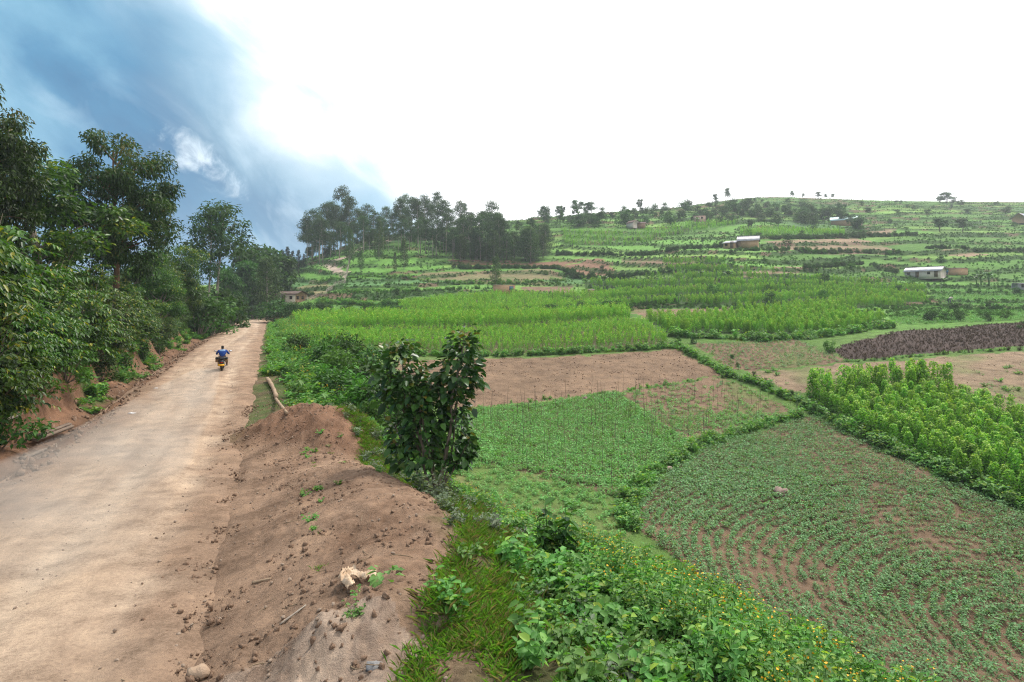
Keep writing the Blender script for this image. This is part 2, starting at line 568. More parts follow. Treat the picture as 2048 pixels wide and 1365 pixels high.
NA, NR = 760, 700
A_MIN, A_MAX, Y_MIN, Y_MAX = -1.25, 1.2, 3.2, 690.0
g_a = np.linspace(A_MIN, A_MAX, NA)
g_l = np.linspace(math.log(Y_MIN), math.log(Y_MAX), NR)
GA, GL = np.meshgrid(g_a, g_l, indexing='ij')
GY = np.exp(GL).ravel()
GX = (GA.ravel() * GY)
GZ, GM = terrain(GX, GY)
# mounds and lumps of the verge
soil_rough = GM['near'] * sstep(-0.4, 0.8, GM['lat']) * (1 - sstep(1.0, 5.0, GM['lat'] - GM['L1'])) * (GM['lat'] < 14)
GZ = GZ + soil_rough * (0.20 * fbm(GX / 0.6, GY / 0.6, 4, 0.66) + 0.20 * np.abs(fbm(GX / 0.24 + 5, GY / 0.24, 3, 0.7)) * sstep(-0.12, 0.12, fbm(GX / 1.1 + 8, GY / 1.1, 2)))


def bump_at(x0, y0, r, h, p=2.0, sx=1.0, rot=0.0):
    global GZ
    dx, dy = GX - x0, GY - y0
    c, s = math.cos(rot), math.sin(rot)
    ex, ey = (dx * c + dy * s) / sx, -dx * s + dy * c
    d = np.sqrt(ex * ex + ey * ey) / r * (1 + 0.5 * fbm(GX / (r * 0.7), GY / (r * 0.7), 3))
    k = 1 - sstep(0.0, 1.0, d ** p)
    GZ = GZ + h * k * (1 + 0.5 * fbm(GX / 0.25, GY / 0.25, 3))
    return k


heap_k = bump_at((650 - U0) / F_PX * 23.0, 23.0, 3.0, 0.95, 1.25, 1.6, -0.3)


def grid_lookup(F, x, y):
    a = np.clip((np.asarray(x, float) / y - A_MIN) / (A_MAX - A_MIN) * (NA - 1), 0, NA - 1.001)
    l = np.clip((np.log(y) - g_l[0]) / (g_l[-1] - g_l[0]) * (NR - 1), 0, NR - 1.001)
    i, j = a.astype(int), l.astype(int)
    fa, fl = a - i, l - j
    G = F.reshape(NA, NR)
    return (G[i, j] * (1 - fa) + G[i + 1, j] * fa) * (1 - fl) + (G[i, j + 1] * (1 - fa) + G[i + 1, j + 1] * fa) * fl


def height(x, y):
    return grid_lookup(GZ, np.atleast_1d(np.asarray(x, float)), np.atleast_1d(np.asarray(y, float)))


def h1(x, y):
    return float(height(x, y)[0])


_DD = np.exp(np.linspace(math.log(4.0), math.log(600.0), 3000))


def ground_at(u, v, dmin=4.0):
    """Where the line of sight through photo pixel (u, v) meets the land."""
    a, s = (u - U0) / F_PX, (v - VH) / F_PX
    z = height(a * _DD, _DD)
    ok = (z >= ZC - s * _DD) & (_DD > dmin)
    i = int(np.argmax(ok)) if ok.any() else len(_DD) - 1
    d = _DD[i]
    return np.array([a * d, d, float(z[i])])


_hp = ground_at(715, 1262, 4)
bump_at(_hp[0], _hp[1], 0.85, 0.34, 1.6, 1.3, 0.5)
_hp = ground_at(885, 1235, 4)
bump_at(_hp[0], _hp[1], 0.34, 0.15, 1.6)


_vp = [ground_at(u_, v_, 4.0) for u_, v_ in ((875, 1365), (862, 1250), (840, 1195), (885, 1150), (955, 1110), (925, 1060), (885, 1000))]
_vl, _vy = road_coords(np.array([q_[0] for q_ in _vp]), np.array([q_[1] for q_ in _vp]))
_o = np.argsort(_vy)
VEG_Y, VEG_L = np.r_[-6, _vy[_o], 15.4, 19.7, 26, 30], np.r_[_vl[_o][0], _vl[_o], 4.3, 3.7, 2.6, 2.2]


def veg_line(ye):
    return np.interp(ye, VEG_Y, VEG_L)


def px_poly(pts, dmin=16.0):
    return np.array([ground_at(u, v, dmin)[:2] for u, v in pts])


def in_poly(P, x, y):
    ins = np.zeros(len(x), bool)
    bb = (x > P[:, 0].min()) & (x < P[:, 0].max()) & (y > P[:, 1].min()) & (y < P[:, 1].max())
    xs, ys = x[bb], y[bb]
    r = np.zeros(len(xs), bool)
    n = len(P)
    for i in range(n):
        x1, y1 = P[i]; x2, y2 = P[(i + 1) % n]
        c = (y1 > ys) != (y2 > ys)
        r ^= c & (xs < (x2 - x1) * (ys - y1) / (y2 - y1 + 1e-12) + x1)
    ins[bb] = r
    return ins

# ------------------------------------------------------------------ fields (outlines traced on the land)
SOIL = np.array((0.190, 0.126, 0.082))
PALE = np.array((0.255, 0.182, 0.120))
RED = np.array((0.190, 0.108, 0.068))
GREEN = np.array((0.068, 0.142, 0.028))
LUSH = np.array((0.060, 0.120, 0.024))
OLIVE = np.array((0.13, 0.145, 0.05))
GREY = np.array((0.19, 0.165, 0.085))
PURPLE = np.array((0.070, 0.049, 0.042))
DARKG = np.array((0.030, 0.062, 0.016))

FIELDS = {
    'weedy':      (np.array((0.20, 0.205, 0.085)), [(905, 925), (1000, 925), (1255, 1000), (1262, 1060), (1230, 1090), (1000, 1030), (905, 960)]),
    'staked':     (SOIL * 0.8, [(905, 822), (1235, 785), (1385, 888), (1255, 1000), (1000, 930), (905, 925)]),
    'staked_up':  (SOIL * 1.0, [(1240, 784), (1450, 754), (1605, 826), (1392, 890)]),
    'ploughed':   (SOIL * 1.08, [(800, 722), (960, 716), (1350, 700), (1452, 750), (1240, 782), (905, 818), (800, 800)]),
    'bean':       (SOIL * 0.85, [(1272, 1000), (1400, 895), (1605, 834), (1680, 832), (1800, 905), (1900, 965), (2048, 1025), (2420, 1180), (2420, 1500), (1640, 1480), (1640, 1340), (1400, 1160), (1275, 1060)]),
    'climbing':   (LUSH * 0.7, [(1612, 792), (1850, 772), (2048, 850), (2420, 1000), (2420, 1150), (2048, 1008), (1900, 948), (1750, 880)]),
    'pale_soil':  (PALE, [(1500, 745), (1690, 728), (2048, 705), (2420, 700), (2420, 950), (2048, 842), (1850, 768), (1610, 785), (1560, 776)]),
    'sparse':     (SOIL * 0.95, [(1390, 688), (1600, 680), (1690, 724), (1500, 742), (1455, 738)]),
    'purple':     (PURPLE, [(1655, 700), (1790, 664), (2048, 645), (2420, 640), (2420, 695), (2048, 694), (1690, 721)]),
    'thin_maize': (SOIL * 0.45 + GREEN * 0.3, [(590, 672), (900, 666), (1282, 648), (1345, 690), (960, 708), (700, 698), (620, 690)]),
    'maize':      (SOIL * 0.25 + GREEN * 0.3, [(585, 640), (900, 636), (1250, 628), (1262, 642), (900, 660), (600, 664)]),
    'maize_up':   (SOIL * 0.25 + GREEN * 0.35, [(800, 612), (880, 600), (1010, 588), (1210, 592), (1240, 622), (900, 630), (800, 626)]),
    'dirt_a':     (SOIL * 1.05, [(1256, 620), (1470, 614), (1480, 634), (1290, 639)]),
    'tall_a':     (LUSH * 0.5, [(1290, 640), (1480, 636), (1640, 622), (1775, 640), (1740, 658), (1600, 672), (1340, 672)]),
    'tall_b':     (LUSH * 0.5, [(1160, 563), (1330, 556), (1600, 556), (1850, 575), (1855, 606), (1700, 618), (1490, 634), (1460, 612), (1240, 616), (1200, 590)]),
    'tall_c':     (LUSH * 0.5, [(1325, 525), (1440, 516), (1460, 534), (1450, 552), (1340, 552)]),
    'lawn_r':     (GREEN * 1.25, [(1770, 630), (1860, 615), (2048, 610), (2420, 610), (2420, 648), (2048, 642), (1800, 650)]),
    'bright_r':   (GREEN * 1.3, [(1860, 575), (2048, 585), (2420, 585), (2420, 612), (2048, 612), (1870, 605)]),
    'brown_hill': (RED * 1.05, [(1110, 535), (1200, 517), (1240, 551), (1150, 554)]),
    'brown_hill2': (RED, [(900, 519), (1180, 517), (1120, 532), (1000, 530), (900, 531)]),
    'brown_hill3': (SOIL * 1.0, [(1235, 520), (1420, 512), (1390, 528), (1250, 533)]),
    'brown_hill4': (PALE, [(1460, 550), (1610, 534), (1645, 544), (1500, 556)]),
    'pale_hill':  (PALE * 0.98, [(1525, 484), (1710, 476), (1800, 503), (1560, 501)]),
    'pale_hill2': (PALE, [(1860, 504), (1910, 498), (1985, 510), (1930, 514)]),
    'pale_hill3': (PALE, [(1725, 462), (1790, 457), (1780, 470), (1725, 471)]),
    'grey_a':     (GREY, [(838, 542), (1100, 538), (1135, 560), (840, 562)]),
    'dirt_b':     (SOIL, [(1040, 574), (1140, 572), (1150, 588), (1035, 588)]),
    'dirt_c':     (SOIL, [(870, 581), (935, 580), (930, 590), (880, 592)]),
    'house_plot': (GREY * 1.05, [(570, 592), (610, 572), (660, 566), (668, 578), (640, 596), (580, 606)]),
    'meadow_a':   (GREEN * 1.3, [(640, 590), (760, 580), (1000, 585), (900, 598), (700, 606), (640, 606)]),
    'path':       (np.array((0.42, 0.33, 0.26)), [(642, 528), (660, 522), (700, 506), (715, 497), (760, 484), (800, 470), (803, 474), (722, 502), (702, 512), (668, 527), (696, 546), (690, 557), (672, 547), (650, 535)]),
    'maize_far':  (GREEN * 1.2, [(1120, 460), (1260, 470), (1430, 445), (1480, 438), (1470, 452), (1280, 492), (1130, 492)]),
    'maize_far2': (GREEN * 1.3, [(1480, 458), (1690, 462), (1690, 472), (1540, 478), (1480, 474)]),
    'meadow_r':   (GREEN * 1.35, [(1600, 508), (1800, 508), (1850, 525), (2048, 540), (2420, 545), (2420, 570), (2048, 572), (1900, 545), (1700, 548)]),
    'meadow_rr':  (GREEN * 1.25, [(1740, 480), (1900, 470), (2048, 478), (2420, 480), (2420, 500), (2048, 500), (1850, 498)]),
}
POLY = {k: px_poly(p) for k, (c, p) in FIELDS.items()}
for k in ('bean', 'staked', 'staked_up', 'weedy', 'climbing'):
    POLY[k + '_in'] = POLY[k]


def ground_colours():
    x, y, m = GX, GY, GM
    n_big, n_mid, n_sm = fbm(x / 45, y / 45, 3), fbm(x / 11 + 7, y / 11, 3), fbm(x / 2.2 + 3, y / 2.2, 3)
    t = np.clip(0.5 + n_big * 1.3 + n_mid * 0.9, 0, 1)[:, None]
    c = GREEN * 1.0 * (1 - t) + np.array((0.150, 0.215, 0.065)) * t
    # every terrace is cut into small plots, each with its own crop
    hsh = lambda a, b: _T[(a.astype(int) * 37 + 11) & 255, (b.astype(int) * 91 + 5) & 255]
    lv = m['level']
    pid = np.floor((x + 10 * fbm(x / 30, y / 30, 2) + 60 * hsh(lv, lv * 0 + 3)) / (26 + 26 * hsh(lv, lv * 0 + 7)))
    hv, hw = hsh(lv, pid), hsh(lv + 50, pid + 9)
    pal = np.array([(0.115, 0.260, 0.045), (0.088, 0.205, 0.034), (0.170, 0.300, 0.062), (0.100, 0.215, 0.075), (0.138, 0.280, 0.058), tuple(SOIL * 0.9)])
    pc = pal[np.searchsorted([0.28, 0.50, 0.72, 0.80, 0.92], hv)] * (0.70 + 0.42 * hw)[:, None] * (1 + 0.35 * n_mid + 0.25 * n_sm)[:, None]
    pk = np.clip(sstep(70, 100, y) * 0.85, 0, 1)[:, None]
    c = c * (1 - pk) + pc * pk
    GM['plot'] = hw
    # scrubby darker areas
    s = sstep(0.08, 0.2, fbm(x / 25 + 31, y / 16 + 8, 3))[:, None] * 0.30
    c = c * (1 - s) + DARKG * 1.9 * s
    # field colours, with ragged edges
    jit = np.clip(y / 60, 0.25, 2.0)
    xj, yj = x + fbm(x / 1.6, y / 1.6 + 9, 3) * jit * 1.6, y + fbm(x / 1.6 + 40, y / 1.6, 3) * jit * 1.6
    for k, (col, p) in FIELDS.items():
        ins = in_poly(POLY[k], xj, yj)
        v = (1 + 0.30 * n_mid[ins] + 0.35 * n_sm[ins])[:, None]
        cc = col * v
        if k in ('pale_soil', 'sparse', 'grey_a', 'pale_hill', 'staked_up', 'dirt_a', 'weedy', 'brown_hill3', 'house_plot'):
            g = sstep(-0.05, 0.22, fbm(x[ins] / 4 + 2, y[ins] / 4, 4))[:, None] * (0.45 if k != 'weedy' else 0.7)
            cc = cc * (1 - g) + GREEN * 1.2 * g
        c[ins] = cc
    # terrace risers are rough grass and earth
    r = np.clip(m['riser'] * 1.3, 0, 1)[:, None] * 0.95
    rc = np.where((fbm(x / 6, y / 6 + 20, 2) > 0.14)[:, None], SOIL * 0.7, DARKG * 1.3)
    c = c * (1 - r) + rc * r
    # verge and embankment
    lat, ye, ul = m['lat'], m['ye'], m['ul']
    right = (lat > -1) & (m['fade'] < 0.5)
    vg = ((1 - m['w']) * right)[:, None]
    nearsoil = (m['near'] * (1 - sstep(-0.5, 0.6, lat - veg_line(ye) + 1.2 * m['wob'])))[:, None]
    lo = np.clip(0.5 + 1.3 * fbm(x / 1.3, y / 1.3, 4) + 0.9 * fbm(x / 0.25, y / 0.25, 3), 0, 1)[:, None]
    edge_mix = (1 - sstep(0.3, 2.4, lat + 2.2 * m['wob']))[:, None] * 0.9
    loose = np.array((0.33, 0.220, 0.150)) * lo + np.array((0.180, 0.108, 0.069)) * (1 - lo)
    loose = loose * (1 - edge_mix) + np.array((0.25, 0.165, 0.112)) * (0.75 + 0.5 * lo) * edge_mix
    verge = nearsoil * loose + (1 - nearsoil) * (LUSH * 0.9 * (1 - lo) + SOIL * 0.9 * lo)
    emb = (sstep(0.0, 0.05, m['w']) * (1 - sstep(0.9, 1.0, m['w'])) * right * (ye < 110))[:, None] * 0.8
    c = c * (1 - emb) + LUSH * 0.8 * emb
    vg = np.clip(vg * 1.0, 0, 1) ** 0.6
    c = c * (1 - vg) + verge * vg
    # bare pale hump and the trodden ground in front of it
    xb, yb = x + 0.5 * fbm(x / 0.5, y / 0.5, 3), y + 0.5 * fbm(x / 0.5 + 9, y / 0.5, 3)
    for pp in ([(600, 1265), (650, 1225), (715, 1205), (790, 1225), (850, 1275), (868, 1365), (860, 1480), (360, 1480), (430, 1365), (540, 1310)], [(845, 1225), (880, 1198), (925, 1205), (915, 1245), (860, 1262)]):
        k_ = in_poly(np.array([ground_at(u_, v_, 4)[:2] for u_, v_ in pp]), xb, yb)
        pv = np.clip(0.6 + 1.4 * fbm(x[k_] / 0.35, y[k_] / 0.35, 4, 0.6), 0, 1)[:, None]
        c[k_] = np.array((0.43, 0.325, 0.25)) * pv + np.array((0.235, 0.155, 0.108)) * (1 - pv)
    kk = np.clip(heap_k * 2.2, 0, 1)[:, None] * 0.9
    c = c * (1 - kk) + np.array((0.205, 0.115, 0.072)) * (1 + 0.5 * fbm(x / 0.35, y / 0.35, 3))[:, None] * kk
    # left side: ditch, cut, undergrowth
    left = ((lat < -ROAD_W + 0.3) & (m['fade'] < 0.5))
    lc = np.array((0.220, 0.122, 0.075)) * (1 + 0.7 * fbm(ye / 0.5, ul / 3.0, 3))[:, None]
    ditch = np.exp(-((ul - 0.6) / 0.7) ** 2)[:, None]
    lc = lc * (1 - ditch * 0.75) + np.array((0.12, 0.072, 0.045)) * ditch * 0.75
    gr = sstep(0.0, 0.16, fbm(x / 2.4 + 77, y / 2.4, 3) + 0.10 * (m['bank'] - 0.5))[:, None] * sstep(0.3, 1.2, ul)[:, None] * 0.8
    up = np.maximum(gr, sstep(0.85, 1.0, m['bank'])[:, None] * sstep(1.6, 3.0, ul)[:, None])
    lc = lc * (1 - up) + LUSH * 0.75 * up
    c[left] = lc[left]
    return np.clip(c, 0.008, 0.6)


GC = ground_colours()
# ground drops a little under the road so the two sheets never share a plane
GZ_mesh = GZ - 0.10 * GM['onroad'] * (1 - GM['fade'])
M_GROUND = ground_mat('earth_and_grass')
ii, jj = np.meshgrid(np.arange(NA - 1), np.arange(NR - 1), indexing='ij')
ii, jj = ii.ravel(), jj.ravel()
Q = np.stack([ii * NR + jj, (ii + 1) * NR + jj, (ii + 1) * NR + jj + 1, ii * NR + jj + 1], 1)
ground = obj('ground', mesh_np('ground', np.c_[GX, GY, GZ_mesh], Q, M_GROUND, col=GC, smooth=True))
tag(ground, 'terraced green hillside, red earth verge and valley fields', kind='structure')

# the wider country, far below and beyond
K = 40
fx, fy = np.meshgrid(np.linspace(-1150, 1150, K), np.linspace(-300, 1150, K), indexing='ij')
fz = -30 + 10 * fbm(fx / 300, fy / 300, 3)
a_, b_ = np.meshgrid(np.arange(K - 1), np.arange(K - 1), indexing='ij')
a_, b_ = a_.ravel(), b_.ravel()
land = obj('land', mesh_np('land', np.c_[fx.ravel(), fy.ravel(), fz.ravel()], np.stack([a_ * K + b_, (a_ + 1) * K + b_, (a_ + 1) * K + b_ + 1, a_ * K + b_ + 1], 1), M_GROUND, col=np.tile(GREEN, (K * K, 1)), smooth=True))
tag(land, 'open green country lying beyond the hill', kind='structure')


def build_road():
    nl, na = 110, 760
    la = np.linspace(-ROAD_W - 0.5, 0.45, nl)
    ys = np.exp(np.linspace(math.log(9.0), math.log(192.0 + 14), na)) - 14 + 1.0
    L, Y = np.meshgrid(la, ys, indexing='ij')
    L, Y = L.ravel(), Y.ravel()
    x, y = road_point(L, Y)
    cross = (L + ROAD_W / 2) / (ROAD_W / 2)
    z = z_road(Y) + 0.05 * (1 - cross ** 2)
    wand = 0.35 * np.sin(Y / 11.0) + 0.5 * fbm(Y / 9, Y / 200, 2)
    ruts = np.zeros_like(z)
    for c0, wd, dp in ((-1.25, 0.32, 0.05), (-2.9, 0.36, 0.055), (-4.5, 0.30, 0.045), (-3.7, 0.2, 0.02)):
        ruts += dp * np.exp(-((L - c0 - wand) / wd) ** 2)
    z = z - ruts + 0.05 * fbm(x / 1.1, y / 1.1, 3) + 0.022 * fbm(L / 0.16, Y / 0.8, 3) + 0.012 * fbm(x / 0.07, y / 0.07, 2)
    wob = fbm(x / 2.1, y / 2.1, 3)
    e = np.minimum(L + ROAD_W + 0.5 * wob, -L - 0.6 * wob) + 0.25 * fbm(x / 0.5, y / 0.5, 3)
    z = z - 0.15 * (1 - sstep(-0.5, 0.5, e))
    t = np.clip(0.55 + 1.9 * fbm(L / 0.5 + 0.2 * wand, Y / 5.0, 4) + 0.5 * fbm(x / 3, y / 3, 3), 0, 1)[:, None]
    t = np.clip(t + 0.9 * fbm(x / 0.22, y / 0.22, 3)[:, None] * 0.6 + 0.5 * fbm(L / 0.10, Y / 1.8 + 4, 2)[:, None], 0, 1)
    c = np.array((0.46, 0.340, 0.245)) * t + np.array((0.32, 0.225, 0.158)) * (1 - t)
    k = np.clip(ruts / 0.05, 0, 1)[:, None] * 0.55 * np.clip(0.7 + 1.6 * fbm(x / 2.5, y / 2.5, 3), 0, 1)[:, None]
    c = c * (1 - k) + np.array((0.52, 0.41, 0.31)) * k
    d = np.exp(-((L + 2.2 - 0.6 * wand) / 0.7) ** 2)[:, None] * sstep(-0.05, 0.25, fbm(x / 5 + 3, y / 9, 3))[:, None] * 0.55
    c = c * (1 - d) + np.array((0.23, 0.175, 0.14)) * d
    s = (1 - sstep(0.2, 2.0, e + 1.6 * fbm(x / 1.4, y / 1.4, 4)))[:, None] * 0.9
    c = c * (1 - s) + np.array((0.25, 0.165, 0.112)) * (0.75 + 0.5 * np.clip(0.5 + 1.5 * fbm(x / 1.3, y / 1.3, 4), 0, 1)[:, None]) * s
    i, j = np.meshgrid(np.arange(nl - 1), np.arange(na - 1), indexing='ij')
    i, j = i.ravel(), j.ravel()
    q = np.stack([i * na + j, (i + 1) * na + j, (i + 1) * na + j + 1, i * na + j + 1], 1)
    o = obj('dirt_road', mesh_np('dirt_road', np.c_[x, y, z + 0.012], q, ground_mat('road_dirt', 1.6, 0.6), col=c, smooth=True))
    tag(o, 'wide sandy dirt road running up the valley side', kind='structure')


build_road()

# ------------------------------------------------------------------ foliage
def unit(v):
    return v / (np.linalg.norm(v, axis=-1, keepdims=True) + 1e-9)


def leaf_arrays(P, D, Nn, L, W, fold=0.25, droop=0.15, fine=False):
    """Leaves as small folded blades: P base points, D directions, Nn up sides, L lengths, W widths."""
    n = len(P)
    D = unit(D)
    S = unit(np.cross(D, Nn))
    Nn = np.cross(S, D)
    L = np.broadcast_to(np.asarray(L, float), (n,))[:, None]
    W = np.broadcast_to(np.asarray(W, float), (n,))[:, None]
    tip = P + D * L - np.array([0, 0, 1.0]) * droop * L
    if not fine:
        m = P + D * L * 0.45
        V = np.stack([P, m + S * W / 2 + Nn * fold * W, tip, m - S * W / 2 + Nn * fold * W], 1).reshape(-1, 3)
        b = (np.arange(n) * 4)[:, None]
        T = np.concatenate([b + np.array([[0, 1, 2]]), b + np.array([[0, 2, 3]])])
        return V, T, 4
    m1, m2 = P + D * L * 0.28, P + D * L * 0.66 - np.array([0, 0, 1.0]) * droop * L * 0.35
    V = np.stack([P, m1 + S * W * 0.46 + Nn * fold * W, m2 + S * W * 0.40 + Nn * fold * W * 0.8, tip,
                  m2 - S * W * 0.40 + Nn * fold * W * 0.8, m1 - S * W * 0.46 + Nn * fold * W], 1).reshape(-1, 3)
    b = (np.arange(n) * 6)[:, None]
    Qd = np.concatenate([b + np.array([[0, 1, 2, 3]]), b + np.array([[0, 3, 4, 5]])])
    return V, Qd, 6


def rand_dirs(n, rng):
    return unit(rng.normal(size=(n, 3)))


def clump_leaves(C, R, n_each, L, rng, droop=0.3, shell=0.55, out=0.7, aspect=0.45, up=0.6, tint_spread=0.35, fine=False, fold=0.22):
    """Leaves through ellipsoid clumps with centres C (k,3) and radii R (k,3)."""
    k = len(C)
    if np.isscalar(n_each):
        n_each = np.full(k, n_each, int)
    ci = np.repeat(np.arange(k), n_each)
    n = len(ci)
    u = rand_dirs(n, rng)
    rad = shell + (1 - shell) * rng.random(n) ** 0.7
    rad = np.where(rng.random(n) < 0.25, rng.random(n), rad)
    P = C[ci] + u * rad[:, None] * R[ci]
    D = u * out + rng.normal(size=(n, 3)) * 0.55 - np.array([0, 0, 1.0]) * droop
    Nn = np.array([0, 0, 1.0]) * up + u * 0.5 + rng.normal(size=(n, 3)) * 0.35
    Ls = L * (0.65 + 0.7 * rng.random(n))
    V, F, kv = leaf_arrays(P, D, Nn, Ls, Ls * aspect, droop=droop * 0.5, fine=fine, fold=fold)
    ct = rng.random(k)
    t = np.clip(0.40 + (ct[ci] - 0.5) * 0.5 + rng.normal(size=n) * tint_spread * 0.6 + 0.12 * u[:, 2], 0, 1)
    return V, F, np.repeat(t, kv)


def merge(parts):
    """parts: list of (V, F, tint); F all with the same number of corners."""
    V, F, T, n = [], [], [], 0
    for v, f, t in parts:
        V.append(v); F.append(f + n); T.append(t); n += len(v)
    return np.concatenate(V), np.concatenate(F), np.concatenate(T)


M_BARK = plain_mat('bark_grey', (0.20, 0.165, 0.13), (0.10, 0.078, 0.06), 5.0, 0.9, 0.5, stretch=(1, 1, 0.3))
M_BARK_PALE = plain_mat('bark_pale', (0.36, 0.32, 0.27), (0.20, 0.165, 0.13), 3.0, 0.85, 0.3, stretch=(1, 1, 0.3))
M_BARK_BROWN = plain_mat('bark_brown', (0.17, 0.095, 0.05), (0.08, 0.046, 0.028), 6.0, 0.9, 0.5, stretch=(1, 1, 0.3))
M_EUC = leaf_mat('eucalyptus_leaf', (0.016, 0.046, 0.017), (0.062, 0.122, 0.036), 0.25, 0.6, 0.18, 0.2)
M_EUC_Y = leaf_mat('young_eucalyptus_leaf', (0.024, 0.062, 0.018), (0.085, 0.150, 0.036), 0.25, 0.6, 0.18, 0.2)
M_ROUND = leaf_mat('round_tree_leaf', (0.010, 0.030, 0.006), (0.044, 0.088, 0.012), 0.26, 0.5, 0.24, 0.1, (0.10, 0.088, 0.02))
M_HEDGE = leaf_mat('glossy_leaf', (0.010, 0.036, 0.008), (0.075, 0.160, 0.020), 0.30, 0.40, 0.28, 0.22, (0.26, 0.25, 0.025))
M_BUSH = leaf_mat('bush_leaf', (0.013, 0.044, 0.009), (0.056, 0.130, 0.020), 0.27, 0.55, 0.2, 0.3)
M_BUSH_L = leaf_mat('light_bush_leaf', (0.028, 0.085, 0.012), (0.085, 0.205, 0.028), 0.3, 0.55, 0.2, 0.25)
M_BIGLEAF = leaf_mat('big_round_leaf', (0.012, 0.040, 0.010), (0.060, 0.130, 0.022), 0.2, 0.38, 0.32, 0.05, (0.16, 0.125, 0.018))
M_BEAN = leaf_mat('bean_leaf', (0.070, 0.160, 0.055), (0.195, 0.340, 0.150), 0.3, 0.65, 0.2, 0.2)
M_BEAN_L = leaf_mat('staked_bean_leaf', (0.080, 0.210, 0.050), (0.205, 0.410, 0.125), 0.3, 0.65, 0.2, 0.2)
M_CLIMB = leaf_mat('climbing_bean_leaf', (0.050, 0.155, 0.012), (0.175, 0.370, 0.034), 0.40, 0.55, 0.2, 0.16, (0.36, 0.50, 0.09))
M_MAIZE = leaf_mat('maize_leaf', (0.055, 0.165, 0.016), (0.180, 0.390, 0.052), 0.38, 0.55, 0.2, 0.2, (0.36, 0.46, 0.12))
M_GRASS = leaf_mat('grass_blade', (0.072, 0.185, 0.016), (0.195, 0.355, 0.045), 0.35, 0.5, 0.3, 0.25, (0.24, 0.20, 0.09))
M_WEED = leaf_mat('weed_leaf', (0.048, 0.145, 0.026), (0.155, 0.325, 0.072), 0.36, 0.55, 0.25, 0.25, (0.32, 0.40, 0.06))
M_WEED_G = leaf_mat('grey_weed_leaf', (0.070, 0.105, 0.060), (0.170, 0.215, 0.130), 0.28, 0.6, 0.3, 0.2)
M_DRY = leaf_mat('dry_weed_leaf', (0.045, 0.030, 0.027), (0.115, 0.080, 0.066), 0.2, 0.8, 0.1, 0.25)
M_BANANA = leaf_mat('banana_leaf', (0.040, 0.100, 0.020), (0.120, 0.220, 0.060), 0.35, 0.42, 0.4, 0.2)
M_PINE = leaf_mat('conifer_needles', (0.008, 0.024, 0.016), (0.026, 0.052, 0.030), 0.12, 0.55, 0.3, 0.15)
M_FLOWER = plain_mat('yellow_petal', (0.75, 0.42, 0.01), (0.62, 0.28, 0.01), 8.0, 0.6)
M_STAKE = plain_mat('dry_stick', (0.30, 0.225, 0.14), (0.12, 0.085, 0.055), 4.0, 0.9, 0.2)
M_STAKE_D = plain_mat('dark_stick', (0.11, 0.085, 0.065), (0.05, 0.038, 0.03), 4.0, 0.9, 0.2)


def limb(rng, a, b, bend=0.15, n=5):
    a, b = np.array(a, float), np.array(b, float)
    t = np.linspace(0, 1, n)[:, None]
    L = np.linalg.norm(b - a)
    o = rng.normal(size=3) * bend * L
    return a + (b - a) * t + o * (t * (1 - t) * 2)


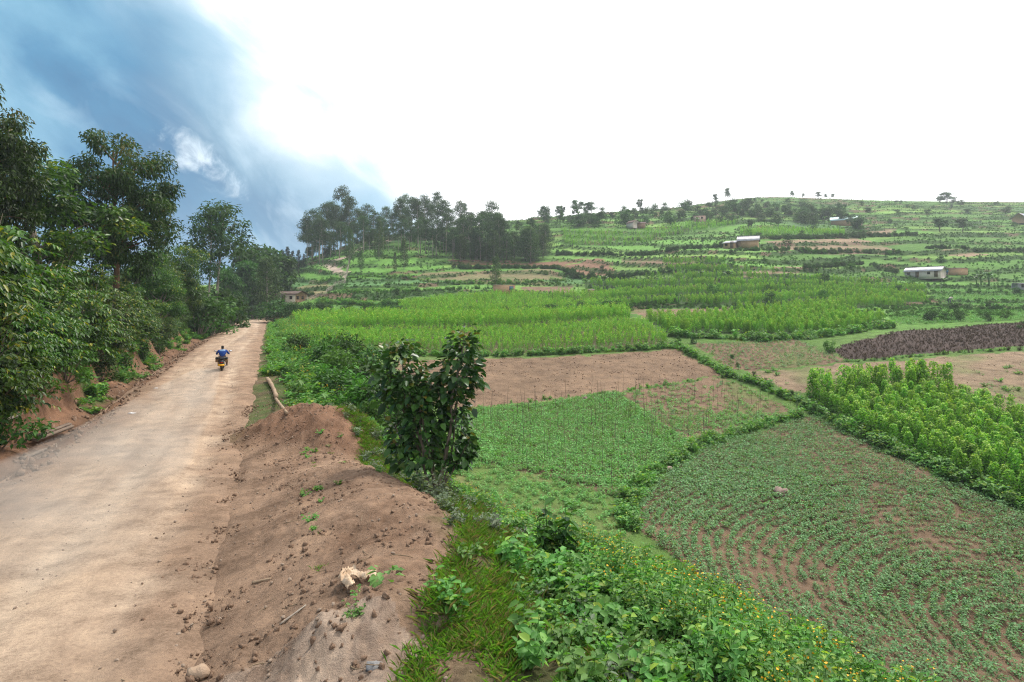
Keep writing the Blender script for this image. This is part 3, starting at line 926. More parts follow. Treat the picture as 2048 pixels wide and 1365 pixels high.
def gen_tree(kind, seed):
    rng = np.random.default_rng(seed)
    W = Mesher()
    C, R = [], []
    fine = False
    if kind == 'euc':
        H, r0 = 20.0, 0.20
        lean = rng.normal(size=2) * 0.6
        P = [np.array([lean[0] * t ** 2 + 0.2 * math.sin(3 * t + seed), lean[1] * t ** 2, H * 0.95 * t]) for t in np.linspace(0, 1, 8)]
        W.tube(P, np.linspace(r0, 0.035, 8), 6)
        h0 = 0.34 + 0.2 * rng.random()
        for i in range(23):
            t = h0 + (1 - h0) * (i + rng.random()) / 23
            wid = 3.0 * (1 - (t - h0) / (1 - h0)) ** 0.55 + 0.35
            if rng.random() < 0.2: wid *= 1.35
            a = rng.random() * 6.283
            base = np.array([lean[0] * t ** 2, lean[1] * t ** 2, H * 0.95 * t])
            c = base + np.array([math.cos(a) * wid * 0.75, math.sin(a) * wid * 0.75, 0.9 + 0.3 * wid])
            c[2] = min(c[2], H)
            W.tube(limb(rng, base, c, 0.1, 3), np.linspace(0.05, 0.015, 3), 4, False)
            s = 0.55 + 0.65 * rng.random() + 0.12 * wid
            C.append(c); R.append([s * 1.15, s * 1.15, s * 0.72])
        V, F, T = clump_leaves(np.array(C), np.array(R) * 1.22, 105, 0.50, rng, 0.4, 0.3, 0.4, 0.40)
        mats = (M_BARK_PALE, M_EUC)
    elif kind == 'euc_young':
        H = 11.0
        W.tube([[0, 0, 0], [0.1, 0, 4], [0, 0.1, 8], [0.05, 0, 10.6]], [0.13, 0.10, 0.06, 0.02], 6)
        for i in range(44):
            t = 0.16 + 0.84 * (i + rng.random()) / 44
            wid = 1.9 * np.interp(t, [0, 0.16, 0.34, 0.6, 0.85, 1.0], [0, 0.6, 1.0, 0.82, 0.42, 0.10])
            a = i * 2.4 + rng.random()
            rr = wid * (0.35 + 0.6 * rng.random())
            C.append([math.cos(a) * rr, math.sin(a) * rr, H * t - 0.2]); s = 0.45 + 0.35 * wid / 1.9 + 0.15 * rng.random()
            R.append([s, s, s * 1.1])
            W.tube(limb(rng, [0, 0, max(0.6, H * t - 1.0)], C[-1], 0.1, 3), [0.035, 0.02, 0.01], 4, False)
        V, F, T = clump_leaves(np.array(C), np.array(R), 62, 0.36, rng, 0.4, 0.4, 0.5, 0.36)
        mats = (M_BARK_PALE, M_EUC_Y)
    elif kind == 'round':
        H = 12.0
        W.tube(limb(rng, [0, 0, 0], [0.15, 0, 6.2], 0.02, 6), np.linspace(0.19, 0.13, 6), 10)
        W.tube(limb(rng, [0.15, 0, 6.2], [0.0, 0, 11.0], 0.03, 6), np.linspace(0.13, 0.02, 6), 8)
        for i in range(125):
            u = rand_dirs(1, rng)[0]
            rr = rng.random() ** 0.4
            zz = 7.3 + u[2] * rr * 4.5
            wr = 3.45 * math.sqrt(max(0.03, 1 - ((zz - 6.7) / 5.2) ** 2)) * (1.0 if zz > 5.2 else 0.9)
            h = math.hypot(u[0], u[1]) + 1e-6
            q = rng.random() ** 0.45
            c = np.array([u[0] / h * wr * q, u[1] / h * wr * q, zz])
            C.append(c); s = 0.5 + 0.4 * rng.random(); R.append([s * 1.1, s * 1.1, s * 0.8])
            b = np.array([0.1, 0, min(10.2, max(4.6, zz - 0.8 * q * wr * 0.6 - 0.6))])
            if i % 2 == 0: W.tube(limb(rng, b, c, 0.12, 5), np.linspace(0.06, 0.012, 5), 5, False)
        V, F, T = clump_leaves(np.array(C), np.array(R), 190, 0.22, rng, 0.5, 0.35, 0.5, 0.42)
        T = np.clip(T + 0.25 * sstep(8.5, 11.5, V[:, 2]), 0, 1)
        mats = (M_BARK_BROWN, M_ROUND)
    elif kind.startswith('broad'):
        H = 8.0
        W.tube(limb(rng, [0, 0, 0], [0.2, 0.1, 4.5], 0.06, 5), np.linspace(0.2, 0.1, 5), 7)
        for i in range(26):
            a, q = rng.random() * 6.283, rng.random() ** 0.5
            zz = 3.0 + rng.random() * 4.6
            wr = 2.7 * math.sqrt(max(0.05, 1 - ((zz - 5.0) / 3.0) ** 2))
            C.append([math.cos(a) * wr * q, math.sin(a) * wr * q, zz]); s = 0.65 + 0.5 * rng.random(); R.append([s, s, s * 0.75])
            if i % 2 == 0: W.tube(limb(rng, [0.1, 0.05, max(1.8, zz - 2.0)], C[-1], 0.1, 4), [0.07, 0.05, 0.03, 0.015], 4, False)
        V, F, T = clump_leaves(np.array(C), np.array(R), 90, 0.42, rng, 0.3, 0.45, 0.6, 0.5) if kind == 'broad' else clump_leaves(np.array(C), np.array(R), 380, 0.21, rng, 0.35, 0.4, 0.5, 0.45)
        mats = (M_BARK, M_BUSH if kind == 'broad' else M_HEDGE)
    elif kind == 'pine':
        H = 11.0
        W.tube([[0, 0, 0], [0, 0, 5], [0, 0, 10.8]], [0.14, 0.09, 0.02], 6)
        n = 0
        Ps, Ds = [], []
        for i in range(34):
            t = 0.12 + 0.88 * i / 34
            Lb = 2.1 * (1 - t) ** 0.75 + 0.15
            for k in range(5):
                a = rng.random() * 6.283
                d = np.array([math.cos(a), math.sin(a), 0.45])
                m = int(10 + 12 * Lb)
                s = rng.random(m)[:, None] ** 0.7
                Ps.append(np.array([0, 0, H * t]) + d * s * Lb + rng.normal(size=(m, 3)) * 0.08)
                Ds.append(d * 0.6 + rng.normal(size=(m, 3)) * 0.5 + np.array([0, 0, 0.35]))
        Ps, Ds = np.concatenate(Ps), np.concatenate(Ds)
        V, F, kv = leaf_arrays(Ps, Ds, rand_dirs(len(Ps), rng), 0.42, 0.10)
        T = np.repeat(rng.random(len(Ps)), kv)
        mats = (M_BARK, M_PINE)
    elif kind.startswith('bush'):
        H = 3.0
        light = kind == 'bush_light'
        for i in range(13):
            a, q = rng.random() * 6.283, rng.random() ** 0.6
            zz = 0.35 + 2.25 * rng.random()
            wr = 1.45 * math.sqrt(max(0.05, 1 - ((zz - 1.2) / 1.9) ** 2))
            C.append([math.cos(a) * wr * q, math.sin(a) * wr * q, zz]); s = 0.40 + 0.36 * rng.random(); R.append([s * 1.1, s * 1.1, s])
            W.tube(limb(rng, [0.1 * math.cos(a), 0.1 * math.sin(a), 0], C[-1], 0.12, 4), [0.04, 0.03, 0.02, 0.01], 4, False)
        V, F, T = clump_leaves(np.array(C), np.array(R), 90, 0.26, rng, 0.2, 0.4, 0.6, 0.5)
        mats = (M_BARK, M_BUSH_L if light else M_BUSH)
    elif kind == 'hedge':                            # arching sprays of long drooping leaves
        H = 6.0
        Ps, Ds, Ns = [], [], []
        for i in range(66):
            a = rng.random() * 6.283
            el = 0.12 + 0.88 * rng.random() ** 0.8
            Lb = 1.5 + 1.6 * rng.random() + 2.5 * el
            hor = (1 - 0.62 * el) * Lb * 0.62
            base = np.array([math.cos(a) * 0.35, math.sin(a) * 0.35, 0.2 + 0.8 * rng.random()])
            top = base + np.array([math.cos(a) * hor, math.sin(a) * hor, el * 5.0 * (0.6 + 0.4 * rng.random())])
            pth = limb(rng, base, top, 0.10, 7)
            pth[:, 2] += np.linspace(0, 1, 7) * (1 - np.linspace(0, 1, 7)) * 1.2
            W.tube(pth, np.linspace(0.045, 0.008, 7), 5, False)
            for j in range(11):
                t = 0.18 + 0.82 * rng.random()
                q = t * 6; i0 = min(int(q), 5)
                p0 = pth[i0] * (1 - q + i0) + pth[i0 + 1] * (q - i0)
                b = rng.random() * 6.283
                dv = np.array([math.cos(b), math.sin(b), 0.15 + 0.25 * rng.normal()])
                dv = dv * 0.8 + np.array([math.cos(a), math.sin(a), 0.1]) * 0.5
                Lt = 0.5 + 0.7 * rng.random()
                m = 13
                s = (np.arange(m) + 0.5) / m
                sp = p0 + dv * (s * Lt)[:, None] - np.array([0, 0, 1]) * (0.35 * Lt * s ** 2)[:, None]
                side = unit(np.cross(dv, [0, 0, 1.0]))
                alt = np.where(np.arange(m) % 2 == 0, 1, -1)[:, None]
                Ps.append(sp)
                Ds.append(unit(dv) * 0.55 + side * alt * 0.75 + np.array([0, 0, -0.55]) + rng.normal(size=(m, 3)) * 0.22)
                Ns.append(np.array([0, 0, 1.0]) + rng.normal(size=(m, 3)) * 0.3)
        Ps, Ds, Ns = np.concatenate(Ps), np.concatenate(Ds), np.concatenate(Ns)
        n = len(Ps)
        Ls = 0.26 * (0.7 + 0.6 * rng.random(n))
        V, F, kv = leaf_arrays(Ps, Ds, Ns, Ls, Ls * 0.42, 0.15, 0.2, fine=True)
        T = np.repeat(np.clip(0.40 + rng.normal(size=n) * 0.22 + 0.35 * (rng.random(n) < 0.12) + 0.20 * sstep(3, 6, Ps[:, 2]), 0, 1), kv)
        mats = (M_BARK, M_HEDGE)
    V[:, 2] = np.maximum(V[:, 2], 0.03)
    return W.mesh(kind + '_wood', mats[0], True), mesh_np(kind + '_leaves', V, F, mats[1], tint=T), H


PROTO = {}
for kind, n in (('euc', 6), ('euc_young', 3), ('round', 1), ('broad', 3), ('broad_near', 2), ('pine', 2), ('bush', 5), ('bush_light', 3), ('hedge', 3)):
    PROTO[kind] = [gen_tree(kind, 100 + 7 * i + 31 * len(kind)) for i in range(n)]


def plant(kind, name, x, y, h, label, cat, group=None, var=None, rz=None, wide=1.0, parts=True, sink=0.05):
    w, c, H = PROTO[kind][random.randrange(len(PROTO[kind])) if var is None else var]
    s = h / H
    rz = random.random() * 6.283 if rz is None else rz
    loc = (x, y, h1(x, y) - sink)
    if parts:
        e = empty(name, loc, rz)
        e.scale = (s * wide, s * wide, s)
        obj('trunk' if kind not in ('bush', 'bush_light', 'hedge') else 'branches', w, e)
        obj('crown' if kind not in ('bush', 'bush_light', 'hedge') else 'foliage', c, e)
    else:
        e = obj(name, c, None, loc, rz, (s * wide, s * wide, s))
    return tag(e, label, cat, group)


def plant_px(kind, name, u, vtop, d, label, cat, group=None, wide=1.0, parts=True, var=None, hmin=0.5):
    """A tree standing d metres out along photo column u, as tall as the row vtop asks."""
    x = (u - U0) / F_PX * d
    h = max(hmin, ZC - (vtop - VH) / F_PX * d - h1(x, d))
    return plant(kind, name, x, d, h, label, cat, group, var, None, wide, parts)


# ---- scattering of uncountable cover, one object each
def scatter(name, pts, protos, scl, rng, label, cat=None, tilt=0.15, pid=None, rz=None, parent=None, kind='stuff', upright=True):
    pts = np.asarray(pts, float)
    n = len(pts)
    me = bpy.data.meshes.new(name)
    me.vertices.add(n)
    me.vertices.foreach_set('co', pts.astype(np.float32).ravel())
    rot = np.c_[rng.normal(size=(n, 2)) * tilt, rng.random(n) * 6.283 if rz is None else rz].astype(np.float32)
    a = me.attributes.new('rot', 'FLOAT_VECTOR', 'POINT'); a.data.foreach_set('vector', rot.ravel())
    s = np.broadcast_to(np.asarray(scl, np.float32), (n,)).astype(np.float32)
    a = me.attributes.new('scl', 'FLOAT', 'POINT'); a.data.foreach_set('value', s)
    pid = rng.integers(0, len(protos), n) if pid is None else pid
    a = me.attributes.new('pid', 'INT', 'POINT'); a.data.foreach_set('value', pid.astype(np.int32))
    me.update()
    for p in protos:
        for m in p.data.materials:
            if m.name not in me.materials: me.materials.append(m)
    o = obj(name, me, parent)
    ng = bpy.data.node_groups.new(name, 'GeometryNodeTree')
    ng.interface.new_socket('Geometry', in_out='INPUT', socket_type='NodeSocketGeometry')
    ng.interface.new_socket('Geometry', in_out='OUTPUT', socket_type='NodeSocketGeometry')
    gi, go = ng.nodes.new('NodeGroupInput'), ng.nodes.new('NodeGroupOutput')
    jn = ng.nodes.new('GeometryNodeJoinGeometry')
    for p in reversed(protos):
        oi = ng.nodes.new('GeometryNodeObjectInfo')
        oi.inputs['Object'].default_value = p
        oi.inputs['As Instance'].default_value = False
        gti = ng.nodes.new('GeometryNodeGeometryToInstance')
        ng.links.new(oi.outputs['Geometry'], gti.inputs[0])
        ng.links.new(gti.outputs[0], jn.inputs[0])
    ip = ng.nodes.new('GeometryNodeInstanceOnPoints')
    ip.inputs['Pick Instance'].default_value = True
    ng.links.new(gi.outputs[0], ip.inputs['Points'])
    ng.links.new(jn.outputs[0], ip.inputs['Instance'])
    for nm, ty, sock in (('rot', 'FLOAT_VECTOR', 'Rotation'), ('scl', 'FLOAT', 'Scale'), ('pid', 'INT', 'Instance Index')):
        na = ng.nodes.new('GeometryNodeInputNamedAttribute')
        na.data_type = ty
        na.inputs['Name'].default_value = nm
        ng.links.new([q for q in na.outputs if q.enabled and q.name == 'Attribute'][0], ip.inputs[sock])
    ng.links.new(ip.outputs[0], go.inputs[0])
    md = o.modifiers.new('scatter', 'NODES')
    md.node_group = ng
    return tag(o, label, None, None, kind)


def proto(me):
    return bpy.data.objects.new(me.name, me)          # not linked: only a source for scattering


def gen_herb(kind, seed):
    rng = np.random.default_rng(seed)
    fine = False
    if kind == 'bean':                               # low rosette of broad leaflets
        n = 24
        a = rng.random(n) * 6.283
        P = np.c_[np.cos(a) * 0.05 * rng.random(n), np.sin(a) * 0.05 * rng.random(n), 0.05 + 0.15 * rng.random(n)]
        D = np.c_[np.cos(a), np.sin(a), 0.15 + 0.3 * rng.normal(size=n)]
        L = 0.098 * (0.7 + 0.6 * rng.random(n))
        P[:, :2] += rng.normal(size=(n, 2)) * 0.045
        V, F, kv = leaf_arrays(P + D * 0.03, D, np.array([0, 0, 1.0]) + rng.normal(size=(n, 3)) * 0.25, L, L * 0.7, 0.1, 0.3)
        T = np.repeat(np.clip(0.4 + rng.normal(size=n) * 0.25, 0, 1), kv)
        return mesh_np('bean', V, F, M_BEAN if seed % 10 < 5 else M_BEAN_L, tint=T)
    if kind == 'climb':                              # leaves wound round a two metre pole
        n = 300
        z = 0.05 + 2.25 * rng.random(n) ** 0.9
        a = rng.random(n) * 6.283
        r = (0.06 + 0.27 * rng.random(n)) * np.interp(z, [0, 0.4, 1.5, 2.3], [1.2, 1.1, 0.85, 0.25])
        P = np.c_[np.cos(a) * r, np.sin(a) * r, z]
        D = np.c_[np.cos(a), np.sin(a), -0.25 + 0.35 * rng.normal(size=n)]
        L = 0.135 * (0.7 + 0.6 * rng.random(n))
        V, F, kv = leaf_arrays(P, D, np.array([0, 0, 1.0]) + rng.normal(size=(n, 3)) * 0.3, L, L * 0.72, 0.1, 0.4)
        T = np.repeat(np.clip(0.28 + rng.normal(size=n) * 0.18 + 0.2 * (rng.random(n) < 0.12) + 0.48 * sstep(1.1, 2.2, z), 0, 1), kv)
        return mesh_np('climb', V, F, M_CLIMB, tint=T)
    if kind == 'maize':
        n = 15
        z = np.linspace(0.15, 1.75, n)
        a = np.arange(n) * 2.6 + rng.random(n)
        P = np.c_[np.zeros((n, 2)), z]
        D = np.c_[np.cos(a), np.sin(a), 1.5 + 0.3 * rng.normal(size=n)]
        V, F, kv = leaf_arrays(P, D, np.array([0, 0, 1.0]) - D * 0.5, 0.62 * (0.75 + 0.4 * rng.random(n)), 0.10, 0.1, 0.35, fine=True)
        T = np.repeat(np.clip(0.28 + rng.normal(size=n) * 0.2 + 0.50 * sstep(0.6, 1.7, z), 0, 1), kv)
        st = Mesher().tube([[0, 0, 0], [0, 0, 1.0], [0.02, 0, 1.95]], [0.02, 0.018, 0.01], 4, False)
        sv = st.V[0]
        V = np.concatenate([V, sv]); F2 = st.Q[0] + len(T)
        return mesh_np('maize', V, [F, F2], M_MAIZE, tint=np.r_[T, np.full(len(sv), 0.6)])
    if kind == 'grass':
        n = 46
        a = rng.random(n) * 6.283
        P = np.c_[rng.normal(size=(n, 2)) * 0.11, np.zeros(n)]
        D = np.c_[np.cos(a) * 0.6, np.sin(a) * 0.6, 0.4 + 0.7 * rng.random(n)]
        L = 0.12 + 0.16 * rng.random(n)
        V, F, kv = leaf_arrays(P, D, rand_dirs(n, rng), L, 0.012, 0.2, 0.25)
        t = np.clip(0.4 + rng.normal(size=n) * 0.25, 0, 0.8)
        t = np.where(rng.random(n) < 0.22, 1.0, t)
        return mesh_np('grass', V, F, M_GRASS, tint=np.repeat(t, kv))
    if kind in ('weed', 'weed_grey', 'weed_dry', 'flowerweed', 'creeper'):
        Hs = {'weed': 0.55, 'weed_grey': 0.45, 'weed_dry': 0.6, 'flowerweed': 0.75, 'creeper': 0.3}[kind]
        nst = {'weed': 9, 'weed_grey': 6, 'weed_dry': 9, 'flowerweed': 8, 'creeper': 9}[kind]
        st = Mesher()
        Ps, Ds = [], []
        tops = []
        for i in range(nst):
            a = rng.random() * 6.283
            sp = (0.35 if kind != 'creeper' else 1.1) * (0.4 + rng.random()) * Hs
            top = np.array([math.cos(a) * sp, math.sin(a) * sp, Hs * (0.6 + 0.5 * rng.random())])
            pth = limb(rng, [0.04 * math.cos(a), 0.04 * math.sin(a), 0], top, 0.08, 4)
            st.tube(pth, [0.008, 0.006, 0.005, 0.003], 3, False)
            tops.append(pth[-1])
            m = {'weed': 8, 'weed_grey': 8, 'weed_dry': 12, 'flowerweed': 20, 'creeper': 9}[kind]
            for j in range(m):
                t = 0.15 + 0.85 * (j + rng.random()) / m
                q = t * 3; i0 = min(int(q), 2)
                Ps.append(pth[i0] * (1 - q + i0) + pth[i0 + 1] * (q - i0))
                b = j * 1.8 + rng.random() * 0.8
                Ds.append([math.cos(b), math.sin(b), 0.25 + 0.3 * rng.normal()])
        Ps, Ds = np.array(Ps), np.array(Ds)
        n = len(Ps)
        L0, asp = {'weed': (0.15, 0.6), 'weed_grey': (0.13, 0.5), 'weed_dry': (0.10, 0.35), 'flowerweed': (0.095, 0.45), 'creeper': (0.12, 0.7)}[kind]
        L = L0 * (0.6 + 0.7 * rng.random(n))
        V, F, kv = leaf_arrays(Ps, Ds, np.array([0, 0, 1.0]) + rng.normal(size=(n, 3)) * 0.3, L, L * asp, 0.15, 0.3, fine=True)
        T = np.repeat(np.clip(0.42 + rng.normal(size=n) * 0.22 + 0.3 * (rng.random(n) < 0.06), 0, 1), kv)
        sv = np.concatenate(st.V); sq = np.concatenate(st.Q)
        mat = {'weed': M_WEED, 'weed_grey': M_WEED_G, 'weed_dry': M_DRY, 'flowerweed': M_WEED, 'creeper': M_WEED}[kind]
        allV, allF, allT = np.concatenate([V, sv]), [F, sq + len(V)], np.r_[T, np.full(len(sv), 0.5)]
        if kind == 'flowerweed' and seed % 4 in (1, 2):
            fp = np.array([tp + rng.normal(size=3) * 0.03 + np.array([0, 0, 0.02]) for tp in tops[:2] for _ in range(4)])
            fv, ff, fk = leaf_arrays(fp, rand_dirs(len(fp), rng) + np.array([0, 0, 0.4]), rand_dirs(len(fp), rng), 0.035, 0.03)
            me = mesh_np(kind, np.concatenate([allV, fv]), allF + [ff + len(allV)], [mat, M_FLOWER], tint=np.r_[allT, np.full(len(fv), 0.5)])
            mi = np.zeros(len(me.polygons), np.int32); mi[-len(ff):] = 1
            me.polygons.foreach_set('material_index', mi)
            return me
        return mesh_np(kind, allV, allF, mat, tint=allT)
    if kind == 'clod':
        return Mesher().lump((0, 0, 0.02), (0.05, 0.042, 0.035), seed, 8, 1.3).mesh('clod', M_CLOD, False)
    if kind == 'pebble':
        return Mesher().lump((0, 0, 0.008), (0.03, 0.025, 0.016), seed, 6, 0.5).mesh('pebble', M_PEBBLE, False)
    if kind == 'twig':
        p = limb(rng, [-0.12, 0, 0.015], [0.12, 0.03, 0.02], 0.12, 4)
        return Mesher().tube(p, [0.006, 0.006, 0.005, 0.004], 4).mesh('twig', M_STAKE, False)


M_CLOD = plain_mat('soil_clod', (0.26, 0.168, 0.112), (0.16, 0.10, 0.066), 14.0, 0.95, 0.6)
M_PEBBLE = plain_mat('pebble_stone', (0.34, 0.27, 0.21), (0.2, 0.14, 0.1), 10.0, 0.9, 0.3)
HERB = {}
for kind, seeds in (('bean', (11, 12, 13, 14)), ('bean_l', (15, 16, 17, 18)), ('climb', (1, 2, 3, 4)), ('maize', (1, 2, 3, 4)), ('grass', (1, 2, 3, 4)), ('weed', (1, 2, 3, 4)),
                    ('weed_grey', (1, 2, 3)), ('weed_dry', (1, 2, 3)), ('flowerweed', (1, 2, 3, 4)), ('creeper', (1, 2, 3)), ('clod', (1, 2, 3, 4)), ('pebble', (1, 2, 3)), ('twig', (1, 2, 3))):
    HERB[kind] = [proto(gen_herb(kind.replace('_l', ''), s)) for s in seeds]
BUSHP = [proto(PROTO['bush'][i][1]) for i in range(4)]
BUSHL = [proto(PROTO['bush_light'][i][1]) for i in range(3)]


def poly_points(P, dens, rng, margin=0.0):
    lo, hi = P.min(0), P.max(0)
    n = int(dens * np.prod(hi - lo))
    q = lo + rng.random((n, 2)) * (hi - lo)
    return q[in_poly(P, q[:, 0], q[:, 1])]


def row_points(P, ang, row, gap, rng, jit=0.06, wob=0.3):
    """Points in straight, slightly wandering rows inside a field."""
    c = P.mean(0)
    R = np.abs(P - c).max() * 1.5
    d, nrm = np.array([math.cos(ang), math.sin(ang)]), np.array([-math.sin(ang), math.cos(ang)])
    i, j = np.meshgrid(np.arange(-R, R, row), np.arange(-R, R, gap), indexing='ij')
    i, j = i.ravel(), j.ravel()
    i = i + wob * 2 * fbm(j / 7.0 + i, i / 9.0, 2) + rng.normal(size=len(i)) * jit
    j = j + rng.normal(size=len(j)) * gap * 0.3
    q = c + i[:, None] * nrm + j[:, None] * d
    return q[in_poly(P, q[:, 0], q[:, 1])]


def on_ground(q, dz=0.0):
    return np.c_[q, height(q[:, 0], q[:, 1]) + dz]

# ------------------------------------------------------------------ trees
R1 = np.random.default_rng(21)


def U(a, b):
    return a + (b - a) * random.random()


# the tall hedge of arching shrubs on the cut bank
hedge_spots = []
for i in range(46):
    s = 2.0 + 50.0 * (i / 46.0)
    ye = R0[1] + s * RD[1]
    hh = np.interp(s, [0, 10, 15, 28, 38, 52], [7.0, 6.8, 6.6, 5.4, 4.1, 2.4])
    ul = U(2.3, 3.4) if i % 2 else U(4.2, 6.2)
    hh = hh * (U(0.86, 1.04) if i % 2 == 0 else U(0.55, 0.8))
    hedge_spots.append((ul, ye, hh))
for ul, ye, hh in hedge_spots:
    x, y = road_point(-ROAD_W - ul, ye)
    plant('hedge', 'shrub', x, y, hh, 'dense glossy dark green shrub with drooping leaves above the red cut bank', 'shrub', 'shrubs crowding the cut bank beside the road', wide=U(0.95, 1.2))
for ul, ye, hh in [(1.9, 24, 2.2), (1.8, 27, 1.8), (2.0, 31, 2.0), (1.9, 36, 1.6), (1.8, 41, 1.8), (1.9, 47, 1.5), (1.8, 53, 1.6), (2.2, 60, 1.6)]:
    x, y = road_point(-ROAD_W - ul, ye)
    plant(random.choice(['bush', 'bush_light']), 'bush', x, y, hh, 'low leafy bush hanging over the red roadside cut', 'bush', 'bushes hanging over the roadside cut', wide=1.1)

plant_px('round', 'round_tree', 228, 258, 47, 'large dome-shaped dark tree with a slim brown trunk above the shrubs', 'tree', var=0, wide=1.02)
plant_px('round', 'leafy_tree', -75, 140, 30, 'tall leafy tree cut off by the picture edge above the shrubs', 'tree', var=0, wide=0.9)
plant_px('broad_near', 'leafy_tree', 60, 300, 36, 'spreading yellow-green tree behind the shrubs beside the dome-shaped tree', 'tree', wide=1.5)
for k, (u, vt, d, kd) in enumerate([(300, 500, 60, 'broad_near'), (338, 488, 66, 'broad_near'), (362, 540, 70, 'broad_near'), (318, 540, 55, 'broad_near'), (388, 560, 80, 'euc_young'), (355, 575, 64, 'euc_young'),
                       (405, 575, 85, 'euc_young'), (436, 580, 92, 'broad'), (455, 578, 100, 'euc_young'), (275, 500, 58, 'broad_near'), (395, 565, 74, 'bush'), (440, 590, 88, 'bush'), (462, 600, 100, 'bush'), (425, 600, 80, 'bush_light')]):
    plant_px(kd, 'roadside_tree' if 'bush' not in kd else 'bush', u, vt, d, 'dark leafy tree standing in the wooded bank past the shrubs' if 'bush' not in kd else 'rounded bush at the foot of the wooded bank', 'tree' if 'bush' not in kd else 'bush',
             'trees of the wooded roadside bank' if 'bush' not in kd else 'bushes below the wooded bank', wide=1.25)
plant_px('euc', 'eucalyptus_tree', 418, 425, 88, 'tall slender eucalyptus standing alone against blue sky, thinner of its pair', 'tree', var=1, wide=1.15)
plant_px('euc', 'eucalyptus_tree', 430, 412, 90, 'tall slender eucalyptus standing alone against blue sky, fuller of its pair', 'tree', var=2, wide=1.5)
for k, (u, vt, d, kd, w) in enumerate([(470, 520, 150, 'broad', 1.2), (492, 500, 158, 'broad', 1.2), (512, 495, 165, 'broad', 1.2), (533, 490, 170, 'broad', 1.1), (480, 548, 150, 'broad', 1.3), (505, 560, 150, 'broad', 1.2),
                                       (455, 545, 140, 'broad', 1.2), (555, 540, 172, 'broad', 1.2), (498, 590, 152, 'bush', 1.4), (515, 596, 156, 'bush', 1.4), (480, 594, 150, 'bush', 1.4), (575, 545, 190, 'broad', 1.1), (520, 580, 160, 'euc_young', 1.5)]):
    plant_px(kd, 'shade_tree', u, vt, d, 'dark round-headed tree in the clump where the road disappears', 'tree', 'trees where the road disappears', wide=w)
plant_px('euc_young', 'eucalyptus_tree', 535, 514, 146, 'lighter green conical eucalyptus beside the road end and mud house', 'tree', var=0, wide=1.35)
for k, (u, vt, d) in enumerate([(553, 505, 205), (565, 500, 208), (575, 494, 210), (585, 502, 208), (597, 500, 212), (608, 508, 212)]):
    plant_px('pine', 'conifer', u, vt, d, 'dark pointed conifer at the foot of the eucalyptus ridge', 'tree', 'conifers at the ridge foot')

# the eucalyptus grove on the ridge
grove_top = [(618, 440), (626, 420), (637, 432), (650, 408), (660, 425), (668, 405), (683, 375), (698, 395), (690, 420), (714, 418), (724, 425), (736, 410), (748, 425), (760, 432), (772, 415),
             (783, 428), (792, 412), (803, 398), (813, 390), (824, 396), (836, 400), (846, 392), (857, 402), (866, 410), (874, 386), (885, 402), (896, 418), (918, 404), (930, 408), (942, 425),
             (965, 424), (984, 404), (996, 428), (842, 425), (815, 420), (640, 450), (675, 440), (705, 445), (733, 448)]
for u, vt in grove_top:
    d = U(232, 262) if u < 900 else U(238, 280)
    special = {683: 'tallest thin-topped eucalyptus sticking out above the ridge grove', 984: 'dense dark eucalyptus standing apart where the ridge grove ends', 918: 'see-through eucalyptus on the skyline gap of the ridge'}.get(u)
    plant_px('euc', 'eucalyptus_tree', u, vt, d, special or 'tall eucalyptus with airy crown on the skyline of the ridge grove', 'tree', None if special else 'eucalyptus on the ridge skyline', wide=U(1.0, 1.5))
for i in range(62):
    u = 610 + (1095 - 610) * (i + random.random()) / 62
    vt = np.interp(u, [610, 700, 800, 900, 1000, 1095], [452, 448, 440, 436, 438, 455]) + U(-14, 24)
    d = np.interp(u, [610, 900, 1095], [226, 214, 222]) + U(-8, 10)
    plant_px('euc', 'eucalyptus_tree', u, vt, d, 'slim pale-trunked eucalyptus in the lower rows of the dark grove', 'tree', 'eucalyptus in the lower rows of the grove', wide=U(1.0, 1.5))
for i in range(26):
    u = 900 + (1095 - 900) * (i + random.random()) / 26
    vt = np.interp(u, [900, 1000, 1095], [470, 462, 452]) + U(-6, 22)
    plant_px('euc_young', 'young_eucalyptus', u, vt, U(206, 226), 'young bushy eucalyptus at the thick end of the grove', 'tree', 'young eucalyptus at the grove end', wide=U(1.4, 2.2))
for u, vt, d, lab in [(700, 458, 200, 'lone slender eucalyptus beside the pale path below the grove'), (758, 440, 202, 'slender eucalyptus with light crown just below the grove'), (808, 478, 190, 'small eucalyptus on the cleared slope below the grove'),
                      (722, 500, 188, 'thin young tree on the cleared slope right by the stick fence'), (790, 505, 186, 'thin young tree standing on the cleared grassy slope')]:
    plant_px('euc_young', 'young_eucalyptus', u, vt, d, lab, 'tree', wide=0.9)
for i in range(34):
    u = U(605, 905)
    v = np.interp(u, [605, 700, 800, 905], [520, 492, 480, 505]) + U(-14, 10)
    p = ground_at(u, v, 150)
    if p[1] > 270: continue
    plant(random.choice(['bush', 'broad', 'broad']), 'undergrowth_tree', p[0], p[1], U(3.0, 6.5), 'low dark tree between the eucalyptus trunks of the grove', 'tree', 'undergrowth of the eucalyptus grove', wide=U(0.9, 1.3), parts=False)
plant_px('euc_young', 'conical_tree', 992, 513, 166, 'conical light green tree standing alone above the flat-roofed hut', 'tree', var=1, wide=1.15)

